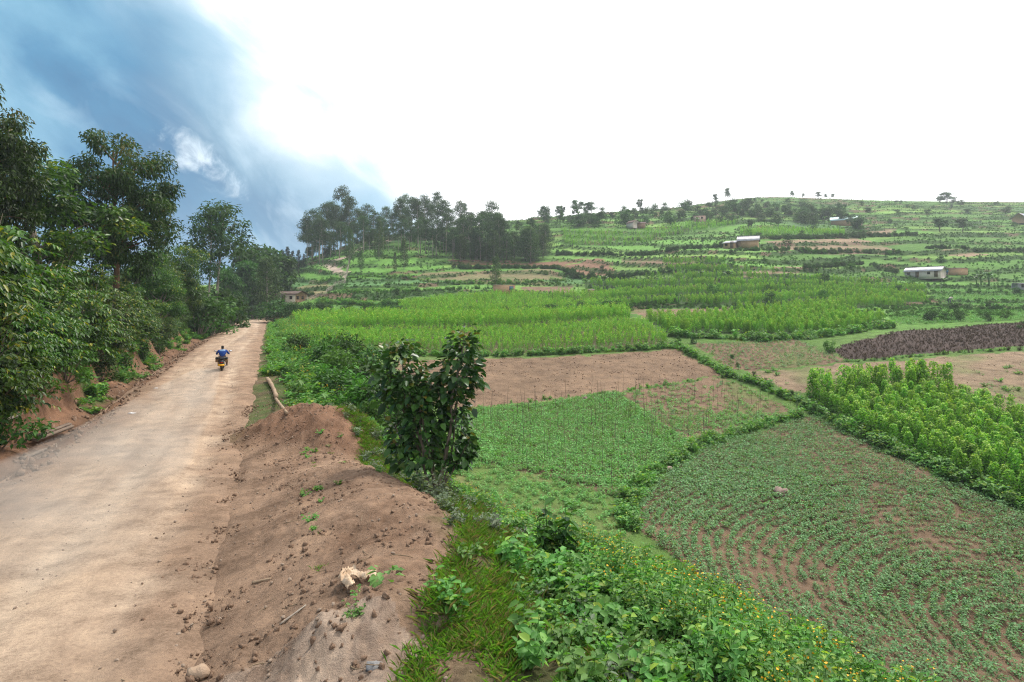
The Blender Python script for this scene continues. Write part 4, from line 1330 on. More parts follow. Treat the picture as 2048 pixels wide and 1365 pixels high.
# skyline and hillside trees
for u, vt, d, kd, w, lab in [(1086, 412, 292, 'broad', 1.0, 'dark tree beside the small tan house on the skyline'), (1126, 411, 300, 'broad', 0.8, 'narrow dark tree on the skyline past the tan house'),
                             (1156, 400, 310, 'broad', 1.2, 'big rounded dark tree on the skyline, first of a pair'), (1182, 404, 312, 'broad', 1.3, 'big rounded dark tree on the skyline, second of a pair'),
                             (1280, 398, 345, 'broad', 0.8, 'spiky dark tree standing alone on the skyline above the white house'), (1431, 388, 400, 'broad', 0.9, 'upright tree just below the top of the hill'),
                             (1456, 376, 430, 'broad', 0.8, 'tallest lone tree on the top of the hill'), (1585, 382, 440, 'broad', 1.0, 'small round tree on the bare hilltop line'), (1606, 387, 440, 'broad', 1.0, 'smaller round tree next along the hilltop line'),
                             (1637, 384, 436, 'broad', 1.3, 'bushy tree of the hilltop cluster'), (1652, 388, 436, 'broad', 1.1, 'middle tree of the hilltop cluster'), (1666, 387, 436, 'broad', 1.0, 'last tree of the hilltop cluster'),
                             (1893, 385, 400, 'broad', 1.9, 'wide umbrella-shaped tree on the far hill crest'), (1880, 392, 398, 'broad', 1.1, 'smaller tree tucked against the umbrella-shaped tree'),
                             (1310, 425, 285, 'broad', 1.3, 'dark round tree above the white hillside house'), (1400, 424, 300, 'broad', 1.2, 'dark tree by the pinkish hillside hut'), (1428, 420, 310, 'broad', 1.3, 'leafy tree behind the pinkish hillside hut'),
                             (1500, 440, 250, 'broad', 0.9, 'dark upright tree at the maize field edge above the tan house'), (1880, 436, 246, 'broad', 1.5, 'large dark bushy tree on the far slope, left of two together'),
                             (1925, 437, 246, 'broad', 1.4, 'large dark bushy tree on the far slope, right of two together'), (1225, 425, 285, 'broad', 1.4, 'leafy tree in the hillside village among bananas'),
                             (1405, 475, 205, 'broad', 1.0, 'small round tree at the field corner below the tan house'), (1690, 465, 238, 'broad', 1.2, 'bushy tree below the green-roofed house')]:
    plant_px(kd, 'hillside_tree', u, vt, d, lab, 'tree', wide=w)
for u, vt, d, w, lab in [(1862, 612, 90, 1.15, 'large round dark bush beside the purple-brown field'), (1892, 622, 89, 0.9, 'medium dark bush next to the large round one'), (1915, 617, 90, 1.05, 'wide dark bush right of the large round one'),
                         (1975, 622, 88, 0.9, 'small bush on the grass strip above the purple-brown field'), (2012, 618, 90, 0.9, 'light bush near the picture edge above the purple-brown field'),
                         (2050, 640, 78, 1.3, 'bush cut by the picture edge beside the purple-brown field'), (1657, 678, 66, 0.8, 'small light round bush at the corner of the purple-brown field')]:
    plant_px('bush' if 'light' not in lab else 'bush_light', 'bush', u, vt, d, lab, 'bush', wide=w)

# hillside bushes: mostly along terrace edges
cand = np.where((GM['riser'] > 0.45) & (np.abs(GX / GY - 0.05) < 0.85) & (GY > 92) & (GY < 420) & (GX / GY > -0.33))[0]
wgt = 1.0 / GY[cand] ** 0.8
pick = R1.choice(cand, 70, replace=False, p=wgt / wgt.sum())
for i in pick:
    if GM['ye'][i] < 205 and GM['lat'][i] < 6: continue
    plant(random.choice(['bush', 'bush', 'bush_light']), 'bush', GX[i], GY[i], U(1.0, 2.6) * (1 + 0.25 * (GY[i] > 200)), 'small bush growing on a terrace edge of the hillside', 'bush', 'bushes on the terrace edges', wide=U(0.9, 1.4), parts=False)
for i in range(110):
    u = U(1085, 1720)
    v = np.interp(u, [1090, 1250, 1400, 1560, 1720], [436, 438, 432, 430, 446]) + U(-14, 16)
    p = ground_at(u, v, 150)
    if p[1] > 430: continue
    plant(random.choice(['bush', 'bush', 'broad']), 'bush', p[0], p[1], U(2.6, 6.2), 'dark bush among the gardens of the hillside village', 'bush', 'bushes among the hillside gardens', wide=U(0.9, 1.3), parts=False)
for i in range(40):
    u = U(1400, 2048)
    v = np.interp(u, [1400, 1500, 1700, 2048], [412, 402, 404, 409]) + abs(random.gauss(0, 1)) * 14
    p = ground_at(u, v, 150)
    if p[1] > 455: continue
    plant('bush', 'bush', p[0], p[1], U(1.5, 3.4), 'grey-green bush scattered over the far hilltop slope', 'bush', 'bushes over the far hilltop', wide=U(1.0, 1.8), parts=False)

# ------------------------------------------------------------------ bananas
def banana_mesh(seed):
    rng = np.random.default_rng(seed)
    st = Mesher().tube([[0, 0, 0], [0.03, 0, 1.0], [0.05, 0.02, 2.0]], [0.13, 0.11, 0.07], 7)
    Vs, Fs, Ts, n = [], [], [], 0
    for i in range(9):
        a = i * 2.4 + rng.random()
        el = 0.5 + 0.9 * rng.random()
        L = 1.7 + 0.6 * rng.random()
        k = 9
        s = np.linspace(0, 1, k)
        d = np.array([math.cos(a), math.sin(a)])
        r = np.sin(s * 1.9) * L * 0.62 * math.cos(el * 0.8) + 0.03
        z = 1.85 + L * (math.sin(el) * s - 0.75 * s ** 2.2)
        mid = np.c_[d[0] * r, d[1] * r, z]
        side = np.array([-d[1], d[0], 0])
        w = 0.30 * np.sin(np.clip(s * 0.93 + 0.07, 0, 1) * math.pi) ** 0.6 + 0.01
        lft, rgt = mid + side * w[:, None] - np.c_[np.zeros((k, 2)), 0.25 * w], mid - side * w[:, None] - np.c_[np.zeros((k, 2)), 0.25 * w]
        V = np.concatenate([lft, mid, rgt])
        q = np.arange(k - 1)
        F = np.concatenate([np.stack([q, q + 1, k + q + 1, k + q], 1), np.stack([k + q, k + q + 1, 2 * k + q + 1, 2 * k + q], 1)])
        Vs.append(V); Fs.append(F + n); Ts.append(np.full(len(V), np.clip(0.45 + 0.25 * rng.normal(), 0, 1))); n += len(V)
    return st.mesh('banana_stem', M_BANANA, True, 0.3), mesh_np('banana_leaves', np.concatenate(Vs), np.concatenate(Fs), M_BANANA, tint=np.concatenate(Ts))


BAN = [banana_mesh(s) for s in (1, 2, 3)]


def banana(u, v, h, label, group=None, d=None):
    p = ground_at(u, v, 60) if d is None else np.array([(u - U0) / F_PX * d, d, h1((u - U0) / F_PX * d, d)])
    e = empty('banana_plant', (p[0], p[1], p[2] - 0.05), random.random() * 6.28, h / 3.0)
    w, l = random.choice(BAN)
    obj('stem', w, e); obj('leaves', l, e)
    tag(e, label, 'banana plant', group)


banana(1210, 575, 3.6, 'banana plant with upright pale leaf below the red ploughed slope')
banana(1172, 578, 3.0, 'shorter banana plant with drooping leaf at the green field corner')
banana(1402, 560, 2.6, 'small banana plant standing in the tall bean field')
banana(1457, 568, 3.6, 'tall banana plant with yellow-green leaves in the bean field')
banana(1978, 572, 4.2, 'big banana plant with spread leaves beside the white house')
banana(1962, 571, 3.4, 'banana plant left of the big spread one by the white house')
banana(1953, 569, 2.6, 'low banana plant nearest the hedge by the white house')
banana(1888, 572, 2.4, 'single small banana plant in front of the white house')
banana(-20, 300, 4.5, 'banana plant with ragged leaf poking out of the tall shrubs', d=29)
for i in range(22):
    u = U(1110, 1760)
    banana(u, np.interp(u, [1110, 1300, 1500, 1760], [440, 452, 446, 455]) + U(-8, 5), U(2.6, 4.0), 'banana plant in the gardens of the hillside village', 'bananas of the hillside village')

# ------------------------------------------------------------------ crops
R2 = np.random.default_rng(33)
cc = ground_at(2160, 1330, 14)[:2]
P = POLY['bean']
pts = []
for r in np.arange(1.0, 62.0, 0.42):
    m = int(2 * math.pi * r / 0.18)
    th = np.arange(m) / m * 2 * math.pi + R2.random()
    rr = r * (1 + 0.06 * fbm(np.cos(th) * 2 + 5, np.sin(th) * 2 + 5, 2)) + 0.55 * fbm(np.cos(th) * r / 5 + 5, np.sin(th) * r / 5 + 5, 2) + R2.normal(size=m) * 0.04
    pts.append(np.c_[cc[0] + np.cos(th) * rr, cc[1] + np.sin(th) * rr])
pts = np.concatenate(pts)
pts = pts[in_poly(P, pts[:, 0], pts[:, 1])]
pn = fbm(pts[:, 0] / 4.5, pts[:, 1] / 4.5, 3)
keep = R2.random(len(pts)) < np.clip(1.0 + 1.2 * pn, 0.7, 1)
pts, pn = pts[keep], pn[keep]
scatter('bean_crop', on_ground(pts), HERB['bean'], np.clip(0.95 + 0.8 * pn + 0.17 * R2.normal(size=len(pts)), 0.4, 1.3), R2, 'low blue-green bean plants in curved rows on the big round field')
q = row_points(POLY['staked'], 0.35, 0.36, 0.24, R2, 0.07)
scatter('bean_crop', on_ground(q), HERB['bean_l'], 1.0 + 0.4 * R2.random(len(q)), R2, 'pale green bean plants covering the staked field')
q = row_points(POLY['staked_up'], 0.5, 0.42, 0.28, R2, 0.08)
lo = POLY['staked_up'].min(0); hi = POLY['staked_up'].max(0)
q = q[R2.random(len(q)) < np.clip(1.05 - (q[:, 1] - lo[1]) / (hi[1] - lo[1]) * 0.9 + 1.2 * fbm(q[:, 0] / 4, q[:, 1] / 4, 3), 0.08, 1)]
scatter('bean_crop', on_ground(q), HERB['bean_l'] + HERB['bean'][:1], 0.85 + 0.35 * R2.random(len(q)), R2, 'patchy bean plants with bare soil at the top of the poled field')
q = poly_points(POLY['weedy'], 9.0, R2)
scatter('weedy_crop', on_ground(q), HERB['bean_l'], 0.6 + 0.5 * R2.random(len(q)), R2, 'yellow-green weedy plants on the strip below the embankment')
q = row_points(POLY['sparse'], 0.1, 0.7, 0.5, R2, 0.08)
scatter('sparse_crop', on_ground(q), HERB['bean'], 0.9 + 0.3 * R2.random(len(q)), R2, 'small dotted seedlings in rows on brown soil')
q = poly_points(POLY['pale_soil'], 0.55, R2)
q = q[fbm(q[:, 0] / 7, q[:, 1] / 7, 3) > 0.0]
scatter('field_weeds', on_ground(q), HERB['bean'] + HERB['creeper'], 0.6 + 0.5 * R2.random(len(q)), R2, 'thin weeds over the pale bare field')
q = poly_points(POLY['purple'], 6.0, R2)
scatter('dry_crop', on_ground(q), HERB['weed_dry'], 0.25 + 0.25 * R2.random(len(q)), R2, 'dense purple-brown withered crop')
for k, dens, sc_, lab in (('maize', 2.2, 1.0, 'bright green maize in the upper roadside strip'), ('maize_up', 1.5, 0.9, 'pale green maize below the flat-roofed hut'), ('maize_far', 0.5, 1.1, 'far maize beside the stake fence'), ('maize_far2', 0.5, 1.1, 'far pale maize above the tan house')):
    q = poly_points(POLY[k], dens, R2)
    scatter('maize_crop', on_ground(q), HERB['maize'], sc_ * (0.6 + 0.45 * R2.random(len(q))), R2, lab)
q = row_points(POLY['thin_maize'], 0.1, 0.8, 0.5, R2, 0.08)
scatter('maize_crop', on_ground(q), HERB['maize'], 0.45 + 0.3 * R2.random(len(q)), R2, 'young thin maize in the lower roadside strip')
for k, dens, lab in (('tall_a', 2.6, 'climbing beans in the band above the purple-brown field'), ('tall_b', 1.7, 'broad field of tall bright climbing beans on the slope'), ('tall_c', 1.4, 'tall climbing beans on the small plot below the tan house')):
    q = poly_points(POLY[k], dens, R2)
    q = q[(grid_lookup(GM['riser'], q[:, 0], q[:, 1]) < 0.25) & (np.abs(((q[:, 1] + 5 * fbm(q[:, 0] / 20, q[:, 1] / 20, 2)) / 9.0) % 1.0 - 0.5) > 0.10)]
    scatter('climbing_beans', on_ground(q), HERB['climb'] + HERB['maize'], 0.5 + 0.35 * R2.random(len(q)), R2, lab)
for k in ('lawn_r', 'bright_r'):
    q = poly_points(POLY[k], 2.0, R2)
    scatter('low_crop', on_ground(q), HERB['bean_l'], 1.1 + 0.6 * R2.random(len(q)), R2, 'bright low crop on the terrace by the white house' if k == 'bright_r' else 'pale low crop above the dark bushes')

q = poly_points(POLY['ploughed'], 9.0, R2)
q = q[fbm(q[:, 0] / 1.2, q[:, 1] / 0.7, 3) > -0.02]
scatter('ploughed_clods', on_ground(q), HERB['clod'], 0.5 + 1.1 * R2.random(len(q)) ** 3, R2, 'turned clods over the bare ploughed field', tilt=1.0)
q = poly_points(POLY['pale_soil'], 4.0, R2)
q = q[fbm(q[:, 0] / 1.2, q[:, 1] / 0.7, 3) > 0.0]
scatter('ploughed_clods', on_ground(q), HERB['clod'], 0.4 + 0.8 * R2.random(len(q)) ** 3, R2, 'dry clods over the pale bare field', tilt=1.0)
# climbing beans on poles, near field: each plant on its own
q = row_points(POLY['climbing'], -0.55, 0.85, 0.60, R2, 0.10)
P3 = on_ground(q)
vis = np.abs((P3[:, 0] / P3[:, 1])) < 0.86
order = np.argsort(np.where(vis, P3[:, 1], 1e3))
for n_, i in enumerate(order[:300]):
    o = obj('climbing_bean_plant', HERB['climb'][n_ % 4].data, None, P3[i], random.random() * 6.28, (U(0.75, 1.05), U(0.75, 1.05), U(0.5, 0.76)))
    tag(o, 'tall bright green bean vine wound round a pole in the near field', 'bean plant', 'bean vines on poles in the near field')
rest = order[300:]
scatter('climbing_beans', P3[rest], HERB['climb'], 0.9 + 0.25 * R2.random(len(rest)), R2, 'climbing beans in the back rows of the near field')

# bean poles
M_POLE = [Mesher().tube([[0, 0, -0.15], [0.02 * k, 0.01, 1.0], [0.03, 0.03 * k, 1.9]], [0.012, 0.011, 0.008], 5).mesh('pole', [M_STAKE_D, M_STAKE_D, M_STAKE][k]) for k in range(3)]
for key, n_, lab in (('staked', 170, 'thin bean pole standing in the pale green staked field'), ('staked_up', 60, 'thin bean pole in the patchy field next to the staked one')):
    q = row_points(POLY[key], 0.35, 1.1, 0.9, R2, 0.15)
    q = q[R2.permutation(len(q))[:n_]]
    for p in on_ground(q):
        o = obj('bean_pole', M_POLE[int(R2.random() < 0.3) * 2 if R2.random() < 0.5 else int(R2.random() * 2)], None, p, random.random() * 6.28, U(0.5, 0.95))
        o.rotation_euler = (random.gauss(0, 0.05), random.gauss(0, 0.05), random.random() * 6.28)
        tag(o, lab, 'pole', 'poles of the ' + ('staked field' if key == 'staked' else 'patchy field'))

# ------------------------------------------------------------------ strips of rough growth along field edges
def strip(pts, width, dens, protos, smin, smax, name, label, dmin=16.0, hump_h=0.0):
    W = [ground_at(u, v, dmin)[:2] for u, v in pts]
    q = []
    for a, b in zip(W[:-1], W[1:]):
        L = np.linalg.norm(b - a)
        n = max(2, int(L * width * dens))
        t = R2.random(n)[:, None]
        nrm = np.array([-(b - a)[1], (b - a)[0]]) / L
        q.append(a + (b - a) * t + nrm * (R2.random(n)[:, None] - 0.5) * width * 0.7)
    q = np.concatenate(q)
    return scatter(name, on_ground(q, -0.03), protos, 0.68 * (smin + (smax - smin) * R2.random(len(q))), R2, label)


BANKP = HERB['creeper'] + HERB['weed'] + HERB['grass'][:2]
for pts, w, de, pr, a, b, lab in [
    ([(720, 706), (960, 713), (1150, 706), (1345, 695)], 1.6, 5, BANKP, 1.2, 2.2, 'dark grassy bank between maize strip and ploughed field'),
    ([(600, 668), (900, 663), (1260, 645)], 1.0, 4, BANKP, 1.0, 1.8, 'grass margin between the two maize strips'),
    ([(1255, 1060), (1262, 1000), (1300, 950), (1400, 893), (1500, 862), (1600, 832)], 1.0, 11, BANKP, 1.0, 1.9, 'weedy bank round the big bean field'),
    ([(1345, 692), (1455, 752), (1520, 772), (1580, 800), (1650, 832)], 1.1, 8, BANKP, 1.1, 2.2, 'weedy line between ploughed and pale fields'),
    ([(1650, 832), (1750, 888), (1900, 956), (2048, 1018), (2200, 1080)], 1.5, 9, BANKP, 1.2, 2.2, 'weedy foot of the climbing bean field'),
    ([(1340, 674), (1500, 682), (1600, 678), (1680, 668), (1780, 655)], 2.2, 4, BANKP, 1.5, 3.0, 'dark bank below the tall bean band'),
    ([(1690, 724), (1850, 712), (2048, 700), (2300, 696)], 1.0, 3, HERB['weed_dry'] + HERB['creeper'], 0.9, 1.6, 'rough edge below the purple-brown field'),
    ([(930, 817), (1100, 800), (1240, 784), (1450, 754)], 0.7, 2.5, BANKP, 0.6, 1.2, 'thin grass edge below the ploughed field'),
    ([(640, 606), (760, 612), (900, 604), (1000, 594)], 3.0, 2.5, BANKP, 2.0, 3.6, 'dark overgrown bank under the meadow'),
    ([(680, 585), (850, 582), (960, 578)], 1.6, 2.5, BANKP, 1.8, 3.0, 'dark bank above the meadow'),
    ([(840, 564), (1000, 568), (1130, 562)], 1.5, 2.0, BANKP, 1.8, 3.2, 'weedy wall edge below the grey plot'),
    ([(640, 566), (830, 560)], 2.0, 2.5, BANKP, 1.5, 2.6, 'weedy bank by the stick fence'),
    ([(900, 535), (1000, 537), (1110, 537), (1150, 555), (1250, 556), (1330, 545)], 2.5, 1.2, BUSHP, 0.35, 0.8, 'dark hedge round the red ploughed slope'),
    ([(1110, 508), (1230, 512), (1330, 505), (1450, 490)], 2.5, 1.0, BUSHP, 0.4, 0.8, 'dark hedge above the red ploughed slope'),
    ([(1250, 620), (1340, 606), (1440, 606)], 1.6, 2, BUSHP, 0.25, 0.5, 'dark bushy bank above the bare patch'),
    ([(1460, 508), (1560, 502), (1700, 506), (1800, 508)], 2.0, 1.0, BUSHP + BUSHL, 0.35, 0.8, 'bushes below the tan house terrace'),
    ([(1540, 480), (1700, 474), (1830, 470)], 2.5, 0.9, BUSHP, 0.4, 0.9, 'hedge above the pale hill field'),
    ([(1840, 498), (1950, 505), (2100, 500)], 2.5, 0.7, BUSHP, 0.4, 0.8, 'hedge across the far pale terrace'),
    ([(1900, 620), (2048, 622), (2200, 620)], 1.5, 1.5, BUSHP, 0.3, 0.6, 'dark rough bank below the bright terrace'),
    ([(1600, 540), (1720, 530), (1800, 548)], 2.0, 0.9, BUSHP, 0.4, 0.8, 'hedge above the tall bean slope'),
]:
    strip(pts, w, de, pr, a, b, 'field_margin_growth', lab)
for i, (u, vt, d) in enumerate([(550, 596, 128), (566, 600, 124), (585, 604, 122), (600, 606, 121), (618, 603, 122), (640, 604, 121), (655, 608, 121), (690, 608, 119), (705, 610, 118), (735, 606, 118), (752, 610, 118), (780, 608, 116), (800, 611, 116), (850, 612, 114),
                                (920, 612, 112), (945, 610, 112), (1010, 608, 112), (1060, 609, 110), (1100, 607, 110), (1150, 600, 112), (1185, 606, 108), (1225, 600, 110), (1240, 605, 108)]):
    plant_px('bush', 'coffee_bush', u, vt, d, 'dark glossy bush in the row dividing the maize strips', 'bush', 'dark bushes dividing the maize strips', wide=U(1.2, 1.7), hmin=1.2)
for u, vt, d, lab in [(1385, 668, 69, 'slim leafy sapling at the corner of the ploughed field'), (1466, 705, 63, 'small tree on the weedy line between the fields'), (1475, 725, 60, 'dark bush on the weedy line between the fields'), (1508, 742, 57, 'clipped bush with bare stem on the weedy line'),
                      (1532, 757, 55, 'second clipped bush with bare stem on the weedy line'), (1584, 776, 51, 'dark bush at the corner of the climbing beans'), (1260, 606, 112, 'small round tree at the corner of the bare patch'), (1356, 672, 70, 'dark bush where maize and ploughed fields meet'),
                      (1668, 814, 44, 'grey-leaved bush at the foot of the climbing beans'), (1630, 806, 46, 'low bush at the foot of the climbing beans')]:
    plant_px('bush', 'bush', u, vt, d, lab, 'bush', wide=0.9)

# ------------------------------------------------------------------ scrub over the hillside
a = R2.uniform(-0.36, 1.0, 30000)
y = np.exp(R2.uniform(math.log(95), math.log(430), 30000))
x = a * y
lat, ye = road_coords(x, y)
ok = ((lat > 7) | (ye > 205))
bare = np.zeros(len(x), bool)
for k in ('brown_hill', 'brown_hill2', 'brown_hill3', 'brown_hill4', 'pale_hill', 'pale_hill2', 'pale_hill3', 'dirt_a', 'dirt_b', 'dirt_c', 'grey_a', 'house_plot', 'tall_a', 'tall_b', 'maize', 'maize_up', 'pale_soil', 'purple'):
    bare |= in_poly(POLY[k], x, y)
ok &= ~bare & (fbm(x / 22, y / 15, 3) > -0.05)
x, y = x[ok][:19000], y[ok][:19000]
zz = np.c_[x, y, height(x, y) - 0.05]
scatter('hillside_scrub', zz, BUSHP + BUSHL + HERB['creeper'] + HERB['weed'], R2.uniform(0.08, 0.22, len(x)), R2, 'low scrub and rough grass over the hillside', pid=R2.choice([4, 5, 6, 4, 5, 6, 8, 10, 11], len(x)))

cand = np.where((GM['riser'] > 0.35) & (GX / GY > -0.36) & (GX / GY < 0.95) & (GY > 80) & (GY < 430) & ((GM['lat'] > 7) | (GM['ye'] > 205)))[0]
wgt = GY[cand] ** 1.15
pk_ = R2.choice(cand, 24000, replace=True, p=wgt / wgt.sum())
jit = R2.normal(size=(len(pk_), 2)) * (GY[pk_] * 0.0012)[:, None]
q = np.c_[GX[pk_], GY[pk_]] + jit
scatter('terrace_edge_growth', on_ground(q, -0.05), BUSHP[:2] + BUSHL[:2], R2.uniform(0.07, 0.20, len(q)), R2, 'dark rough growth lining the terrace edges of the hillside')

# ------------------------------------------------------------------ the verge and embankment
def corridor_points(n, lat0, lat1, ye0, ye1, rng):
    la, ye = rng.uniform(lat0, lat1, n), rng.uniform(ye0, ye1, n)
    x, y = road_point(la, ye)
    k = (y > 4.2) & (np.abs(x / y) < 1.1)
    return x[k], y[k], la[k], ye[k]


def L1_of(ye):
    return np.interp(ye, [-5, 5.7, 12, 15.4, 19.7, 26, 33, 60, 165], [6.7, 6.4, 5.3, 4.4, 3.6, 2.6, 2.1, 2.0, 2.0])


R3 = np.random.default_rng(5)
x, y, la, ye = corridor_points(60000, 1.5, 14, -6, 30, R3)
rel = la - veg_line(ye)
nz = fbm(x / 1.5, y / 1.5, 3)
# grass on the shoulder edge
k = (rel > -0.1 + 1.2 * nz) & (rel < 2.6 + 3 * nz) & (nz + 0.5 * fbm(x / 0.5, y / 0.5, 2) > -0.16) & (R3.random(len(x)) < 0.85)
scatter('verge_grass', np.c_[x[k], y[k], height(x[k], y[k]) - 0.01], HERB['grass'], R3.uniform(0.55, 1.05, k.sum()), R3, 'short green and straw-coloured grass on the roadside edge')
k = (rel > 1.0 + 2.0 * nz) & (rel < 9) & (grid_lookup(GM['w'], x, y) < 0.85) & (R3.random(len(x)) < np.clip(0.02 + 0.10 * rel, 0, 0.26))
scatter('verge_weeds', np.c_[x[k], y[k], height(x[k], y[k]) - 0.02], HERB['weed'] + HERB['creeper'] + HERB['weed_grey'][:1], R3.uniform(0.4, 0.85, k.sum()), R3, 'tangle of broad-leaved weeds on the embankment')
wv = grid_lookup(GM['w'], x, y)
k = (rel > 2.2 + 1.6 * nz) & (wv < 0.72) & (R3.random(len(x)) < 0.26)
scatter('flowering_weeds', np.c_[x[k], y[k], height(x[k], y[k]) - 0.02], HERB['flowerweed'], R3.uniform(0.6, 1.0, k.sum()), R3, 'leafy weeds with small yellow flowers along the embankment edge')
k = (rel > -0.3) & (rel < 0.9) & (ye > 9) & (R3.random(len(x)) < 0.05)
scatter('dusty_weeds', np.c_[x[k], y[k], height(x[k], y[k]) - 0.02], HERB['weed_grey'], R3.uniform(0.5, 0.9, k.sum()), R3, 'dusty grey-green weeds along the soil ridge')
# sprigs and clods on loose soil
k = (rel < -0.6) & (la > 0.3) & (nz > 0.13) & (R3.random(len(x)) < 0.03)
scatter('soil_sprigs', np.c_[x[k], y[k], height(x[k], y[k]) - 0.01], HERB['grass'] + HERB['creeper'], R3.uniform(0.22, 0.45, k.sum()), R3, 'sparse green sprigs pushing through loose soil')
x, y, la, ye = corridor_points(60000, -0.8, 7, -6, 30, R3)
rel = la - veg_line(ye)
nz = fbm(x / 0.9 + 4, y / 0.9, 3)
k = (rel < 0.4) & (nz > 0.02)
scatter('soil_clods', np.c_[x[k], y[k], height(x[k], y[k]) - 0.008], HERB['clod'], (R3.random(k.sum()) ** 7 * 0.9 + 0.10), R3, 'crumbled clods of loose brown soil on the verge', tilt=1.0)
x, y, la, ye = corridor_points(7000, -ROAD_W, 6, -4, 45, R3)
scatter('road_pebbles', np.c_[x, y, height(x, y) + 0.01], HERB['pebble'], R3.random(len(x)) ** 4 * 1.1 + 0.18, R3, 'small stones lying on the road and verge', tilt=0.6)
x, y, la, ye = corridor_points(260, -1, 6, -4, 28, R3)
scatter('dry_twigs', np.c_[x, y, height(x, y) + 0.01], HERB['twig'], R3.uniform(0.5, 1.3, len(x)), R3, 'dry twigs and straw on the loose soil', tilt=0.2)
# green edge of the road farther on
x, y, la, ye = corridor_points(16000, 0.3, 9, 26, 112, R3)
nz = fbm(x / 1.5, y / 1.5, 3)
k = (la > 0.9 + 1.5 * nz) & (R3.random(len(x)) < 0.55) & ~((ye > 23) & (ye < 38) & (la < 1.9))
scatter('verge_grass', np.c_[x[k], y[k], height(x[k], y[k]) - 0.02], HERB['grass'] + HERB['creeper'], R3.uniform(0.9, 1.8, k.sum()), R3, 'grassy green edge along the far part of the road')
k = (la > 2.2 + 1.5 * nz) & (R3.random(len(x)) < 0.17)
scatter('verge_weeds', np.c_[x[k], y[k], height(x[k], y[k]) - 0.02], HERB['weed'] + HERB['flowerweed'] + HERB['creeper'], R3.uniform(1.0, 1.9, k.sum()), R3, 'leafy green undergrowth between road and maize')
# growth on the cut bank
x, y, la, ye = corridor_points(16000, -12, -ROAD_W - 0.6, 14, 120, R3)
nz = fbm(x / 2.4 + 77, y / 2.4, 3)
ul = -(la + ROAD_W)
k = (nz > 0.03 - 0.09 * (ul - 1.5)) & (R3.random(len(x)) < np.clip(0.12 + 0.3 * (ul - 0.8), 0, 1) * 0.55)
scatter('bank_growth', np.c_[x[k], y[k], height(x[k], y[k]) - 0.02], HERB['creeper'] + HERB['weed'] + HERB['grass'], R3.uniform(0.7, 1.5, k.sum()), R3, 'creepers and grass covering parts of the red cut bank')
x, y, la, ye = corridor_points(1500, -ROAD_W - 1.6, -ROAD_W + 0.4, 14, 70, R3)
scatter('ditch_rubble', np.c_[x, y, height(x, y) - 0.005], HERB['clod'] + HERB['pebble'], R3.random(len(x)) ** 2 * 2.0 + 0.4, R3, 'clods and stones in the roadside ditch', tilt=1.0)

# bushes on the right-hand embankment beyond the soil heap
vb = [(585, 664, 52, 1.0), (600, 668, 47, 1.0), (655, 672, 45, 1.0), (690, 670, 44, 1.0), (640, 682, 40, 1.3), (668, 690, 38, 1.3), (700, 692, 36, 1.2), (725, 712, 33, 1.2), (650, 720, 35, 1.3), (680, 735, 32, 1.3),
      (712, 742, 30, 1.2), (740, 752, 28, 1.2), (620, 730, 36, 1.1), (600, 745, 36, 1.0), (630, 765, 32, 1.1), (660, 778, 29, 1.1), (700, 785, 27, 1.1), (735, 795, 25, 1.0), (570, 760, 36, 0.9), (575, 690, 52, 1.0), (560, 668, 66, 1.0), (570, 655, 80, 1.0), (555, 652, 90, 1.1), (745, 730, 31, 1.1), (770, 745, 27, 1.1)]
for i, (u, vt, d, w) in enumerate(vb):
    kd = ('bush', 'bush', 'bush_light')[i % 3]
    lab = 'leafy bush in the green tangle between road and fields'
    if (u, vt) == (600, 672): lab, kd = 'upright dark shrub standing above the roadside tangle', 'bush'
    plant_px(kd, 'bush', u, vt, d, lab, 'bush', 'bushes between road and fields' if 'tangle between' in lab else None, wide=w, hmin=0.9)


